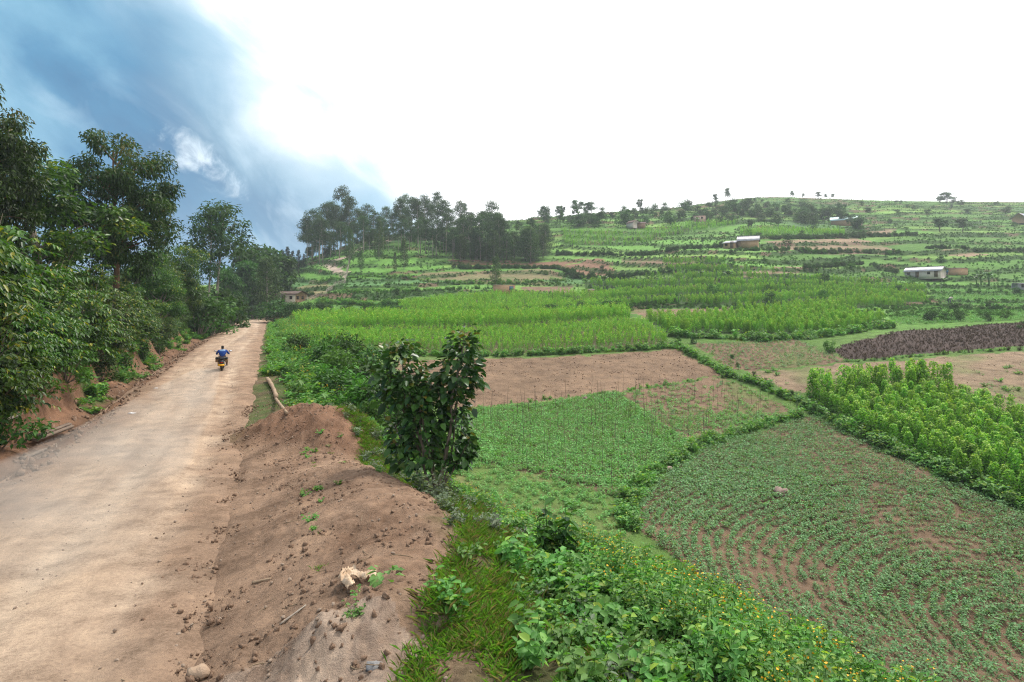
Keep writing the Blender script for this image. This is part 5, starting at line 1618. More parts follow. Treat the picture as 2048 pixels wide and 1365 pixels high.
# ------------------------------------------------------------------ the big-leaved shrub on the embankment
def big_shrub():
    rng = np.random.default_rng(77)
    d = 16.0
    x0 = (872 - U0) / F_PX * d
    z0 = h1(x0, d)
    e = empty('big_leaved_shrub', (x0, d, z0))
    zt = lambda v: ZC - (v - VH) / F_PX * d - z0
    xt = lambda u: (u - 872) / F_PX * d
    stems, Ps, Ds, Ls, Tp = Mesher(), [], [], [], []
    cols = [(798, 688, 812, 800, 0.85, 430), (930, 662, 905, 790, 0.68, 420), (865, 755, 862, 850, 0.66, 360), (765, 752, 800, 810, 0.45, 120), (945, 720, 915, 800, 0.45, 170), (830, 735, 840, 800, 0.5, 170), (915, 790, 895, 940, 0.75, 520), (840, 790, 850, 940, 0.85, 560), (940, 880, 915, 930, 0.32, 100), (790, 850, 820, 930, 0.6, 200)]
    for (ut, vt, ub, vb_, r, n) in cols:
        top, bot = np.array([xt(ut), rng.normal() * 0.2, zt(vt)]), np.array([xt(ub), rng.normal() * 0.2, max(0.15, zt(vb_))])
        pth = np.concatenate([limb(rng, [rng.normal() * 0.08, rng.normal() * 0.08, -0.3], bot, 0.05, 4), limb(rng, bot, top, 0.05, 4)[1:]])
        stems.tube(pth, np.linspace(0.05, 0.012, len(pth)), 6, False)
        t = rng.random(n) ** 0.85
        a = rng.random(n) * 6.283
        rr = r * (1 - 0.6 * t) * (0.35 + 0.65 * rng.random(n)) * (1 + 0.35 * np.sin(a * 2 + ut))
        c = bot + (top - bot) * t[:, None]
        Ps.append(c + np.c_[np.cos(a) * rr, np.sin(a) * rr, 0.1 * rng.normal(size=n)])
        Ds.append(np.c_[np.cos(a) + 0.35 * rng.normal(size=n), np.sin(a) + 0.35 * rng.normal(size=n), -0.15 + 0.5 * rng.normal(size=n) + 0.5 * t ** 3])
        Ls.append(0.24 * (0.45 + 0.8 * rng.random(n)) * (1 - 0.25 * t))
        Tp.append(np.clip(0.36 + rng.normal(size=n) * 0.22 + 0.55 * (t > 0.88) * rng.random(n) + 0.25 * (rng.random(n) < 0.05), 0, 1))
    Ps, Ds, Ls, Tp = map(np.concatenate, (Ps, Ds, Ls, Tp))
    V, F, kv = leaf_arrays(Ps, Ds, np.array([0, 0, 1.0]) + rng.normal(size=Ps.shape) * 0.45, Ls, Ls * 0.78, 0.10, 0.30, fine=True)
    stems.build('branches', M_BARK, e, True)
    obj('foliage', mesh_np('big_leaves', V, F, M_BIGLEAF, tint=np.repeat(Tp, kv)), e)
    tag(e, 'tall dark big-leaved shrub with two leafy spires on the embankment', 'shrub')


big_shrub()


def herb_thing(kind, name, u, d, s, label, cat='plant', mat=None, idx=0, group=None):
    x = (u - U0) / F_PX * d
    me = HERB[kind][idx].data
    if mat is not None:
        me = me.copy(); me.materials[0] = mat
    o = obj(name, me, None, (x, d, h1(x, d) - 0.03), random.random() * 6.28, s)
    return tag(o, label, cat, group)


herb_thing('weed', 'dark_weed', 1112, 10.8, (1.5, 1.5, 1.9), 'tall dark-leaved weed standing on the embankment edge', mat=M_BUSH, idx=0)
herb_thing('weed', 'dark_weed', 1098, 10.9, (1.2, 1.2, 1.6), 'dark-leaved weed leaning beside the taller one', mat=M_BUSH, idx=1)
herb_thing('weed_grey', 'grey_weed', 880, 13.6, (1.1, 1.1, 1.7), 'grey-green lobed weed at the foot of the big-leaved shrub', idx=0)
herb_thing('weed_grey', 'grey_weed', 850, 14.2, (1.0, 1.0, 1.4), 'paler weed in front of the big-leaved shrub', idx=1)
herb_thing('bean_l', 'leafy_weed', 770, 7.6, 1.2, 'small leafy sprout on the pale earth hump', idx=1)
for i, (u, d) in enumerate([(880, 7.2), (905, 6.9), (940, 8.9), (1005, 9.4), (1030, 9.2), (1150, 8.2), (1180, 8.6), (1215, 8.3), (1245, 7.8), (1260, 7.2), (1290, 6.9), (1330, 6.8), (1370, 7.1), (1200, 7.3), (1230, 6.8), (1310, 7.7), (1270, 8.4), (1160, 9.2), (1120, 8.9), (1400, 6.7), (1350, 7.9), (1225, 9.0), (1305, 8.6), (1420, 7.4)]):
    herb_thing(('weed', 'weed', 'creeper')[i % 3], 'broadleaf_weed', u, d, U(0.5, 0.8), 'soft broad-leaved green weed near the grassy road edge', idx=i % 3, group='broad-leaved weeds at the road edge')

# ------------------------------------------------------------------ buildings
M_TAN = plain_mat('mud_brick_wall', (0.46, 0.30, 0.175), (0.36, 0.22, 0.125), 2.5, 0.9, 0.3)
M_CREAM = plain_mat('limewashed_wall', (0.62, 0.56, 0.47), (0.46, 0.39, 0.31), 1.4, 0.9, 0.2)
M_MUD = plain_mat('bare_mud_wall', (0.30, 0.185, 0.115), (0.18, 0.105, 0.066), 1.8, 0.95, 0.4)
M_WHITE = plain_mat('white_wall', (0.58, 0.51, 0.45), (0.45, 0.37, 0.31), 1.0, 0.85, 0.1)
M_PINK = plain_mat('pink_wall', (0.48, 0.33, 0.27), (0.36, 0.24, 0.19), 1.5, 0.9, 0.2)
M_BLOCK = plain_mat('concrete_wall', (0.34, 0.33, 0.33), (0.25, 0.24, 0.24), 2.0, 0.9, 0.2)
M_DARK = plain_mat('dark_opening', (0.035, 0.028, 0.024), (0.02, 0.016, 0.014), 3.0, 0.8)
M_DOOR = plain_mat('wooden_door', (0.20, 0.13, 0.08), (0.12, 0.08, 0.05), 4.0, 0.8, 0.2, stretch=(1, 1, 0.2))
M_BLUE = plain_mat('blue_paint', (0.05, 0.16, 0.32), (0.04, 0.12, 0.25), 4.0, 0.6)


def tin_mat(name, c1, c2, rough=0.42):
    m, nt, out = new_mat(name)
    pb = N(nt, 'ShaderNodeBsdfPrincipled')
    pb.inputs['Roughness'].default_value = rough
    pb.inputs['Metallic'].default_value = 0.35
    tc = N(nt, 'ShaderNodeTexCoord')
    nz = N(nt, 'ShaderNodeTexNoise', i_Scale=0.9, i_Detail=6.0, i_Roughness=0.65)
    nt.links.new(tc.outputs['Object'], nz.inputs['Vector'])
    nt.links.new(ramp(nt, nz.outputs['Fac'], [(0.35, c2), (0.6, c1)]), pb.inputs['Base Color'])
    nt.links.new(pb.outputs[0], out.inputs['Surface'])
    return m


M_TIN = tin_mat('pale_tin_roof', (0.34, 0.35, 0.385), (0.22, 0.20, 0.20))
M_RUST = tin_mat('rusty_tin_roof', (0.13, 0.085, 0.065), (0.075, 0.048, 0.038), 0.7)
M_TEAL = tin_mat('blue_green_tin_roof', (0.30, 0.44, 0.43), (0.24, 0.34, 0.34))
M_BROWNTILE = tin_mat('brown_roof', (0.16, 0.10, 0.085), (0.10, 0.065, 0.055), 0.8)


def corrugated(m, p0, p1, p2, p3, waves, th=0.03):
    """A corrugated sheet between eave p0-p1 and ridge p3-p2."""
    p0, p1, p2, p3 = map(lambda p: np.array(p, float), (p0, p1, p2, p3))
    n = waves * 2 + 1
    nrm = unit(np.cross(p1 - p0, p3 - p0))
    t = np.linspace(0, 1, n)[:, None]
    off = np.where(np.arange(n) % 2 == 0, 0.02, -0.02)[:, None] * nrm
    a, b = p0 + (p1 - p0) * t + off, p3 + (p2 - p3) * t + off
    V = np.concatenate([a, b, a - nrm * th, b - nrm * th])
    q = np.arange(n - 1)
    Qd = np.concatenate([np.stack([q, q + 1, n + q + 1, n + q], 1), np.stack([2 * n + q, 3 * n + q, 3 * n + q + 1, 2 * n + q + 1], 1),
                         np.stack([q, 2 * n + q, 2 * n + q + 1, q + 1], 1), np.stack([n + q, n + q + 1, 3 * n + q + 1, 3 * n + q], 1)])
    m.add(V, Qd)


def house(name, pos, rz, L, W, H, rise, wall, roof, label, openings=(), gable_wall=None, over=0.35, s=1.0, single=False, base_h=0.6):
    """Gable house: length L along local x, width W along y; front wall at -y, gable end at +x. openings: (side, along, kind)."""
    e = empty(name, (pos[0], pos[1], pos[2]), rz, s)
    t = 0.18
    for nm, c, sz in (('wall', (0, -W / 2 + t / 2, (H - base_h) / 2), (L, t, H + base_h)), ('wall', (0, W / 2 - t / 2, (H - base_h) / 2), (L, t, H + base_h))):
        Mesher().box(c, sz).build(nm, wall, e)
    for sx in (-1, 1):
        m = Mesher()
        x0, x1 = sx * L / 2 - (t if sx > 0 else 0), sx * L / 2 + (t if sx < 0 else 0)
        xs = (sx * (L / 2 - t), sx * (L / 2 - 0.003))
        y0 = W / 2 - t
        hr = rise * (0.5 if single else 1.0)
        prof = [(-y0, -base_h), (y0, -base_h), (y0, H), (0, H + rise - 0.05), (-y0, H)] if not single else [(-y0, -base_h), (y0, -base_h), (y0, H + rise - 0.05), (-y0, H)]
        n = len(prof)
        V = [(xx, a, b) for xx in xs for a, b in prof]
        m.add(V, [[i, (i + 1) % n, n + (i + 1) % n, n + i] for i in range(n)], [[0, i, i + 1] for i in range(1, n - 1)] + [[n, n + i + 1, n + i] for i in range(1, n - 1)])
        m.build('gable_wall', gable_wall or wall, e)
    o = over
    wv = max(6, int(L * 2))
    rf = Mesher()
    k = rise / (W / 2)
    if single:
        k = rise / W
        corrugated(rf, (-L / 2 - o, -W / 2 - o, H - k * o + 0.05), (L / 2 + o, -W / 2 - o, H - k * o + 0.05), (L / 2 + o, W / 2 + o, H + rise + k * o + 0.05), (-L / 2 - o, W / 2 + o, H + rise + k * o + 0.05), wv)
        rf.build('roof', roof, e)
    else:
        zr, ze = H + rise + 0.06, H - k * o + 0.06
        corrugated(rf, (-L / 2 - o, -W / 2 - o, ze), (L / 2 + o, -W / 2 - o, ze), (L / 2 + o, 0, zr), (-L / 2 - o, 0, zr), wv)
        corrugated(rf, (L / 2 + o, W / 2 + o, ze), (-L / 2 - o, W / 2 + o, ze), (-L / 2 - o, 0, zr), (L / 2 + o, 0, zr), wv)
        ro = rf.build('roof', roof, e)
        Mesher().box((0, 0, zr + 0.015), (L + 2 * o, 0.3, 0.05)).build('ridge_cap', roof, ro)
    for side, al, kind in openings:
        w, h, zc = (0.85, 1.8, 0.9) if kind == 'door' else (0.7, 0.7, H * 0.62)
        if side == 'front':
            c, sz, fr = (al, -W / 2 - 0.012, zc), (w, 0.04, h), (w + 0.16, 0.03, h + 0.14)
        else:
            c, sz, fr = (L / 2 + 0.012, al, zc), (0.04, w, h), (0.03, w + 0.16, h + 0.14)
        d = Mesher().box(c, sz).build(kind, M_DARK if kind == 'window' else M_DOOR, e)
        Mesher().box(tuple(np.array(c) * 1.0 + (np.array([0, 0.012, 0]) if side == 'front' else np.array([-0.012, 0, 0]))), fr).build('frame', M_DOOR, d)
    return tag(e, label, 'house')


def G(u, v, dmin=60):
    return ground_at(u, v, dmin)


# the face a house turns to the viewer: rz = 0 means its front wall looks straight back down the view axis
p = G(584, 607)
house('mud_house', p, math.radians(-22), 5.6, 4.4, 2.1, 0.8, M_CREAM, M_RUST, 'low mud house with cream front, brown gable and dark rusty roof by the road', [('front', -0.6, 'door'), ('front', 1.6, 'window'), ('gable', -1.2, 'window'), ('gable', 0.5, 'window')], gable_wall=M_MUD, over=0.5)
p = G(546, 604)
house('mud_hut', p, math.radians(40), 3.0, 2.6, 1.7, 0.3, M_MUD, M_RUST, 'small brown lean-to hut behind the mud house', single=True)
p = G(1497, 495)
house('tan_house', p, math.radians(-24), 5.6, 4.6, 1.9, 1.4, M_TAN, M_TIN, 'tan brick house with pale tin roof on the hillside terrace', [('front', -2.6, 'door')], over=0.45)
p = G(1462, 497)
house('tan_annex', p, math.radians(-38), 3.6, 3.2, 1.5, 0.8, M_TAN, M_TIN, 'small tin-roofed annex with dark openings below the tan house', [('front', -0.9, 'window'), ('front', 0.8, 'door')], over=0.4, single=True)
p = G(1850, 556)
house('white_house', p, math.radians(-52), 10.0, 4.8, 2.0, 1.3, M_WHITE, M_TIN, 'long white house with pale tin roof and dark openings beside the bananas', [('front', -3.8, 'window'), ('front', -1.4, 'door'), ('front', 1.8, 'window'), ('front', 3.8, 'door')], over=0.4, s=0.85)
p = G(1911, 549)
house('low_shed', p, math.radians(-8), 4.6, 3.0, 1.5, 0.25, M_TAN, M_RUST, 'low tan shed with flat brown roof behind the white house', over=0.2, single=True)
p = G(1688, 452)
house('green_roofed_house', p, math.radians(-32), 9.5, 5.5, 2.2, 1.6, M_TAN, M_TEAL, 'tan house with long blue-green roof among hillside bushes', [('front', 1.5, 'window'), ('front', 3.2, 'door')], over=0.6)
p = G(1714, 451)
house('small_shed', p, math.radians(-10), 3.4, 2.6, 1.3, 0.4, M_PINK, M_RUST, 'small dark-roofed shed beside the green-roofed house', over=0.3)
p = G(1266, 457)
house('white_hillside_house', p, math.radians(-62), 6.0, 4.6, 2.6, 1.4, M_WHITE, M_BROWNTILE, 'white house with brown roof among trees below the skyline', [('gable', 1.0, 'window')], over=0.4, s=0.75)
p = G(1282, 456)
house('brown_shed', p, math.radians(-5), 3.2, 2.6, 1.6, 0.5, M_MUD, M_BROWNTILE, 'small brown shed beside the white hillside house', over=0.3)
p = G(1052, 440)
house('skyline_house', p, math.radians(-15), 3.8, 3.4, 1.9, 0.9, M_TAN, M_BROWNTILE, 'small tan house poking above the ridge skyline', over=0.3)
p = G(1142, 431)
house('skyline_hut', p, math.radians(10), 3.4, 3.0, 2.2, 0.9, M_WHITE, M_TIN, 'little white hut half hidden by skyline trees', over=0.3)
p = G(1398, 444)
house('pinkish_hut', p, math.radians(-8), 5.0, 3.5, 2.4, 0.4, M_PINK, M_BROWNTILE, 'low pinkish hut under dark hillside trees', [('front', -1.0, 'door'), ('front', 1.0, 'window')], over=0.2, single=True)
p = G(2046, 446)
house('edge_house', p, math.radians(30), 8.0, 5.5, 2.0, 2.0, M_TAN, M_TIN, 'house with steep white tin roof at the far picture edge', [('front', 2.0, 'window')], over=0.7)
p = G(2043, 580)
house('block_hut', p, math.radians(-6), 3.0, 2.4, 1.5, 0.12, M_BLOCK, M_TIN, 'small grey block hut with flat tin roof at the picture edge', [('front', -0.4, 'window')], over=0.25, single=True)
p = G(1008, 585)
house('flat_roofed_hut', p, math.radians(3), 5.4, 3.6, 1.7, 0.15, M_TAN, M_RUST, 'flat-roofed tan hut with blue window above the maize', [], over=0.15, single=True)
hut = bpy.data.objects['flat_roofed_hut']
w_ = Mesher().box((1.75, -1.8 - 0.012, 0.95), (0.9, 0.04, 0.8)).build('window', M_BLUE, hut)
w_['label'] = 'blue painted shutter'
Mesher().box((1.75, -1.8 - 0.002, 0.95), (1.05, 0.03, 0.95)).build('frame', M_DOOR, w_)
p = G(1182, 594)
house('latrine', p, 0.1, 1.3, 1.1, 1.5, 0.2, M_TAN, M_RUST, 'tiny tan latrine hut with flat roof at the maize edge', over=0.2, single=True)

# ------------------------------------------------------------------ fences, logs, small things
def px_path(pts, dmin=60, n=60):
    W = np.array([ground_at(u, v, dmin) for u, v in pts])
    s = np.r_[0, np.cumsum(np.linalg.norm(np.diff(W, axis=0), axis=1))]
    t = np.linspace(0, s[-1], n)
    x, y = np.interp(t, s, W[:, 0]), np.interp(t, s, W[:, 1])
    return np.c_[x, y, height(x, y)]


def stick_fence(pts, n, h, mat, label, name='stick_fence', r=0.035):
    P = px_path(pts, 60, n)
    e = empty(name, tuple(P[0]))
    rng = np.random.default_rng(n)
    m = Mesher()
    for q in P:
        b = q - P[0] + np.r_[rng.normal(size=2) * 0.12, -0.1]
        m.tube([b, b + np.r_[rng.normal(size=2) * 0.12, h * (0.7 + 0.5 * rng.random())]], [r, r * 0.8], 4)
    pk = m.build('pickets', mat, e)
    pk['kind'] = 'stuff'
    for zz in (0.45, 0.8):
        Mesher().tube(P - P[0] + np.array([0, 0, h * zz]), r * 0.8, 4).build('rail', mat, e)
    tag(e, label, 'fence')


M_GREYWOOD = plain_mat('weathered_wood', (0.40, 0.35, 0.29), (0.24, 0.20, 0.16), 3.0, 0.9, 0.3)
stick_fence([(612, 606), (635, 597), (652, 592), (664, 581), (690, 568), (693, 555), (696, 540), (702, 512)], 190, 1.3, M_GREYWOOD, 'pale crooked stick fence climbing from the mud house to the path')
stick_fence([(1255, 484), (1300, 479), (1340, 472), (1378, 464)], 110, 1.5, M_STAKE_D, 'dark stake fence curving through the hillside maize', r=0.05)


def fence_rail():
    a, b = G(484, 634, 60), G(474, 640, 60)
    e = empty('wooden_rail', tuple(a))
    for q, h in ((a, 2.0), (b, 1.5)):
        Mesher().tube([q - a + np.array([0, 0, -0.2]), q - a + np.array([0, 0, h])], [0.07, 0.06], 6).build('post', M_GREYWOOD, e)
    m = Mesher().tube([[0.1, 0, 1.95], [-2.3, -1.0, 2.05]], [0.06, 0.05], 6)
    m.build('rail', M_GREYWOOD, e)
    Mesher().tube([[-2.25, -1.0, -0.3], [-2.25, -1.0, 2.1]], [0.06, 0.05], 6).build('post', M_GREYWOOD, e)
    tag(e, 'rough wooden post-and-rail frame beside the road before the trees', 'rail')


fence_rail()
M_LOG = plain_mat('pale_log', (0.36, 0.26, 0.17), (0.20, 0.135, 0.088), 3.0, 0.85, 0.4, stretch=(1, 1, 0.4))
M_TIMBER = plain_mat('old_timber', (0.21, 0.155, 0.115), (0.11, 0.078, 0.058), 4.0, 0.9, 0.5, stretch=(0.3, 1, 1))


def log(p0, p1, r0, r1, mat, label, name='log', bend=0.04, cat='log', n=8, lift=0.6):
    a, b = np.array(p0), np.array(p1)
    rng = np.random.default_rng(int(abs(a[0] * 100)))
    m = Mesher()
    pth = limb(rng, np.zeros(3), b - a, bend, 9)
    pth[:, 2] = np.linspace(0, b[2] - a[2], 9)
    m.tube(pth + np.array([0, 0, r0 * lift]), np.linspace(r0, r1, 9) * (1 + 0.12 * rng.normal(size=9)), n)
    return tag(m.build(name, mat, None, True, tuple(a)), label, cat)


log(ground_at(535, 763, 20), ground_at(553, 802, 20), 0.11, 0.095, M_LOG, 'thick pale bare log lying along the roadside grass', bend=0.012, lift=1.3)
log(ground_at(552, 803, 20), ground_at(574, 833, 20), 0.08, 0.06, M_LOG, 'thinner bare log end lying next to the thick one', bend=0.012, lift=1.3)
a, b = ground_at(64, 892, 12), ground_at(139, 868, 12)
m = Mesher()
dv = b - a
Lp = np.linalg.norm(dv)
ang = math.atan2(dv[1], dv[0])
m.box((Lp / 2, 0, 0.14), (Lp, 0.24, 0.10), None)
m.box((Lp / 2 + 0.1, 0.04, 0.225), (Lp - 0.2, 0.13, 0.06), None)
tag(m.build('timber_beam', M_TIMBER, None, False, tuple(a + np.array([0, 0, 0.05])), ang), 'long brown timber beam lying at the foot of the red bank', 'timber')
o = bpy.data.objects['timber_beam']; o.rotation_euler = (0.25, -math.atan2(dv[2] + 0.12, math.hypot(dv[0], dv[1])), ang)
log(ground_at(42, 921, 12), ground_at(92, 901, 12), 0.07, 0.06, M_TIMBER, 'short dark timber lying below the long beam', 'timber_piece', 0.01, 'timber')
log(ground_at(12, 849, 12) + np.array([0, 0, 0.06]), ground_at(43, 841, 12) + np.array([0, 0, 0.1]), 0.06, 0.04, M_GREYWOOD, 'pale broken branch stuck on the red bank', 'branch', 0.05, 'branch')
log(ground_at(505, 1168, 4), ground_at(541, 1160, 4), 0.022, 0.018, M_LOG, 'short pale stick lying on the loose soil', 'stick', 0.02, 'stick')
log(ground_at(560, 1252, 4), ground_at(612, 1212, 4), 0.014, 0.010, M_GREYWOOD, 'thin dry branch lying beside the pale hump', 'stick', 0.04, 'stick')


def rock(u, v, r, mat, label, seed, dmin=4, name='stone'):
    p = ground_at(u, v, dmin)
    tag(Mesher().lump((0, 0, r[2] * 0.2), r, seed, 14, 0.8).build(name, mat, None, False, tuple(p), seed), label, 'stone')


M_ROCK = plain_mat('tan_stone', (0.40, 0.29, 0.20), (0.28, 0.19, 0.13), 8.0, 0.9, 0.4)
M_ROCKG = plain_mat('grey_stone', (0.26, 0.25, 0.25), (0.16, 0.155, 0.15), 9.0, 0.85, 0.4)
M_ROCKP = plain_mat('pinkish_stone', (0.30, 0.215, 0.18), (0.20, 0.14, 0.115), 5.0, 0.9, 0.4)
rock(396, 1348, (0.13, 0.09, 0.07), M_ROCK, 'smooth tan stone at the road edge', 3)
rock(750, 1338, (0.055, 0.09, 0.05), M_ROCKG, 'small blue-grey stone in front of the pale hump', 5)
rock(1560, 990, (0.40, 0.28, 0.26), M_ROCKP, 'pinkish boulder sitting in the big bean field', 7, 16)
rock(1342, 944, (0.22, 0.18, 0.22), M_ROCKP, 'pale stone in the weedy bank of the bean field', 9, 16)
rock(1168, 800, (0.35, 0.25, 0.2), M_ROCKP, 'stone at the edge of the ploughed field', 11, 16)
for i, (u, v, r) in enumerate([(690, 1178, 0.045), (700, 1186, 0.04), (735, 1180, 0.045), (745, 1172, 0.035), (772, 1195, 0.045), (733, 1130, 0.045), (828, 1178, 0.035), (838, 1218, 0.035), (850, 1222, 0.04)]):
    rock(u, v, (r, r * 0.8, r * 0.75), M_CLOD, 'fist-sized lump of brown earth near the dusty sack', 20 + i, 4, 'earth_lump')
for o in COL.objects:
    if o.name.startswith('earth_lump'):
        o['group'] = 'earth lumps round the sack'; o['category'] = 'earth lump'

M_SACK = plain_mat('dusty_sacking', (0.60, 0.48, 0.36), (0.42, 0.28, 0.17), 5.0, 0.85, 0.4)


def sack():
    p = ground_at(712, 1165, 4)
    rng = np.random.default_rng(8)
    m = Mesher()

    def sheet(c, L, W, ang, nx=14, ny=8, amp=0.05, seed=0):
        u, v = np.meshgrid(np.linspace(-0.5, 0.5, nx), np.linspace(-0.5, 0.5, ny), indexing='ij')
        u, v = u.ravel(), v.ravel()
        z = 0.05 + amp * (1.2 * np.abs(fbm(u * 6 + seed, v * 3 + seed, 3)) * 2 + fbm(u * 14 + seed, v * 9, 2)) + 0.06 * (0.25 - v * v) * 2
        xx, yy = u * L + 0.03 * fbm(u * 5, v * 5 + seed, 2), v * W * (0.75 + 0.5 * fbm(u * 3 + seed, v * 0 + 2, 2)) 
        V = np.c_[xx, yy, z] @ rotz(ang).T + np.array(c)
        i, j = np.meshgrid(np.arange(nx - 1), np.arange(ny - 1), indexing='ij')
        i, j = i.ravel(), j.ravel()
        m.add(V, np.stack([i * ny + j, (i + 1) * ny + j, (i + 1) * ny + j + 1, i * ny + j + 1], 1))
        m.add(V - np.array([0, 0, 0.012]), np.stack([i * ny + j, i * ny + j + 1, (i + 1) * ny + j + 1, (i + 1) * ny + j], 1))
    sheet((0.06, 0.05, 0.0), 0.40, 0.20, -0.12, seed=3, amp=0.09)
    sheet((-0.10, -0.08, 0.0), 0.40, 0.14, -1.0, seed=9, amp=0.08)
    sheet((-0.14, 0.14, 0.02), 0.18, 0.12, 0.8, seed=15, amp=0.07)
    tag(m.build('old_sack', M_SACK, None, False, tuple(p)), 'crumpled dusty off-white sack lying on the loose soil', 'sack')


sack()
M_LITTER = plain_mat('white_plastic', (0.72, 0.74, 0.78), (0.55, 0.57, 0.6), 8.0, 0.4)
for u, v, lab in ((263, 828, 'scrap of white plastic in the roadside ditch'), (310, 778, 'pale scrap of litter high in the roadside ditch')):
    p = ground_at(u, v, 8)
    m = Mesher()
    m.lump((0, 0, 0.02), (0.13, 0.07, 0.03), int(u), 12, 1.0)
    tag(m.build('litter_scrap', M_LITTER, None, False, tuple(p), 0.4), lab, 'litter')


# ------------------------------------------------------------------ people
def skin_obj(name, joints, edges, mat, parent=None, root=0, levels=1):
    me = bpy.data.meshes.new(name)
    names = list(joints)
    me.from_pydata([joints[k][0] for k in names], [(names.index(a), names.index(b)) for a, b in edges], [])
    o = obj(name, me, parent)
    sk = o.modifiers.new('skin', 'SKIN')
    sk.use_smooth_shade = True
    if not me.skin_vertices:
        bm = bmesh.new(); bm.from_mesh(me); bm.verts.layers.skin.verify(); bm.to_mesh(me); bm.free()
    for i, k in enumerate(names):
        r = joints[k][1]
        me.skin_vertices[0].data[i].radius = (r, r) if np.isscalar(r) else r
        me.skin_vertices[0].data[i].use_root = (i == root)
    sb = o.modifiers.new('smooth', 'SUBSURF')
    sb.levels = sb.render_levels = levels
    me.materials.append(mat)
    return o


M_SKIN = plain_mat('skin', (0.060, 0.032, 0.022), (0.045, 0.024, 0.017), 8.0, 0.5)
M_HAIR = plain_mat('black_hair', (0.012, 0.010, 0.010), (0.008, 0.007, 0.007), 30.0, 0.8)
CLOTH = {}


def cloth(c):
    if c not in CLOTH:
        CLOTH[c] = plain_mat('cloth_%d' % len(CLOTH), c, tuple(x * 0.8 for x in c), 9.0, 0.9, 0.2, bscale=25)
    return CLOTH[c]


def pose_stand(bend=0.0, stride=0.12):
    J = {}
    J['pelvis'] = ((0, 0, 0.93), 0.125)
    J['waist'] = ((0, 0.02 + 0.12 * bend, 1.05), 0.115)
    J['chest'] = ((0, 0.04 + 0.42 * bend, 1.28 - 0.10 * bend), (0.15, 0.115))
    J['neck'] = ((0, 0.04 + 0.60 * bend, 1.45 - 0.24 * bend), 0.055)
    J['head'] = ((0, 0.06 + 0.70 * bend, 1.58 - 0.30 * bend), (0.095, 0.10))
    J['crown'] = ((0, 0.06 + 0.76 * bend, 1.67 - 0.33 * bend), (0.075, 0.08))
    for s, n in ((-1, 'l'), (1, 'r')):
        J['hip' + n] = ((0.10 * s, 0, 0.88), 0.095)
        J['knee' + n] = ((0.11 * s, stride * s * 0.6 + 0.04, 0.49), 0.062)
        J['ankle' + n] = ((0.11 * s, stride * s, 0.09), 0.042)
        J['toe' + n] = ((0.12 * s, stride * s + 0.17, 0.035), 0.035)
        J['sh' + n] = ((0.19 * s, 0.04 + 0.46 * bend, 1.38 - 0.16 * bend), 0.065)
        J['el' + n] = ((0.26 * s, 0.02 + 0.55 * bend, 1.10 - 0.25 * bend), 0.045)
        J['wr' + n] = ((0.24 * s, 0.12 + 0.65 * bend, 0.86 - 0.30 * bend), 0.032)
        J['hd' + n] = ((0.24 * s, 0.16 + 0.68 * bend, 0.77 - 0.30 * bend), 0.036)
    return J


def pose_ride():
    J = {}
    J['pelvis'] = ((0, -0.12, 0.83), 0.15)
    J['waist'] = ((0, -0.10, 0.98), 0.14)
    J['chest'] = ((0, -0.02, 1.17), (0.19, 0.13))
    J['neck'] = ((0, 0.05, 1.34), 0.058)
    J['head'] = ((0, 0.09, 1.44), (0.09, 0.10))
    J['crown'] = ((0, 0.09, 1.52), (0.072, 0.08))
    for s, n in ((-1, 'l'), (1, 'r')):
        J['hip' + n] = ((0.12 * s, -0.10, 0.80), 0.10)
        J['knee' + n] = ((0.24 * s, 0.32, 0.70), 0.075)
        J['ankle' + n] = ((0.25 * s, 0.10, 0.34), 0.048)
        J['toe' + n] = ((0.28 * s, 0.27, 0.29), 0.04)
        J['sh' + n] = ((0.23 * s, 0.02, 1.26), 0.072)
        J['el' + n] = ((0.37 * s, 0.16, 1.06), 0.052)
        J['wr' + n] = ((0.37 * s, 0.40, 1.02), 0.034)
        J['hd' + n] = ((0.36 * s, 0.47, 1.03), 0.04)
    return J


BODY_E = [('pelvis', 'waist'), ('waist', 'chest'), ('chest', 'neck'), ('neck', 'head'), ('head', 'crown')]
for n in 'lr':
    BODY_E += [('pelvis', 'hip' + n), ('hip' + n, 'knee' + n), ('knee' + n, 'ankle' + n), ('ankle' + n, 'toe' + n), ('chest', 'sh' + n), ('sh' + n, 'el' + n), ('el' + n, 'wr' + n), ('wr' + n, 'hd' + n)]


def grow(J, keys, f):
    return {k: (J[k][0], tuple(f * q for q in J[k][1]) if not np.isscalar(J[k][1]) else f * J[k][1]) for k in keys}


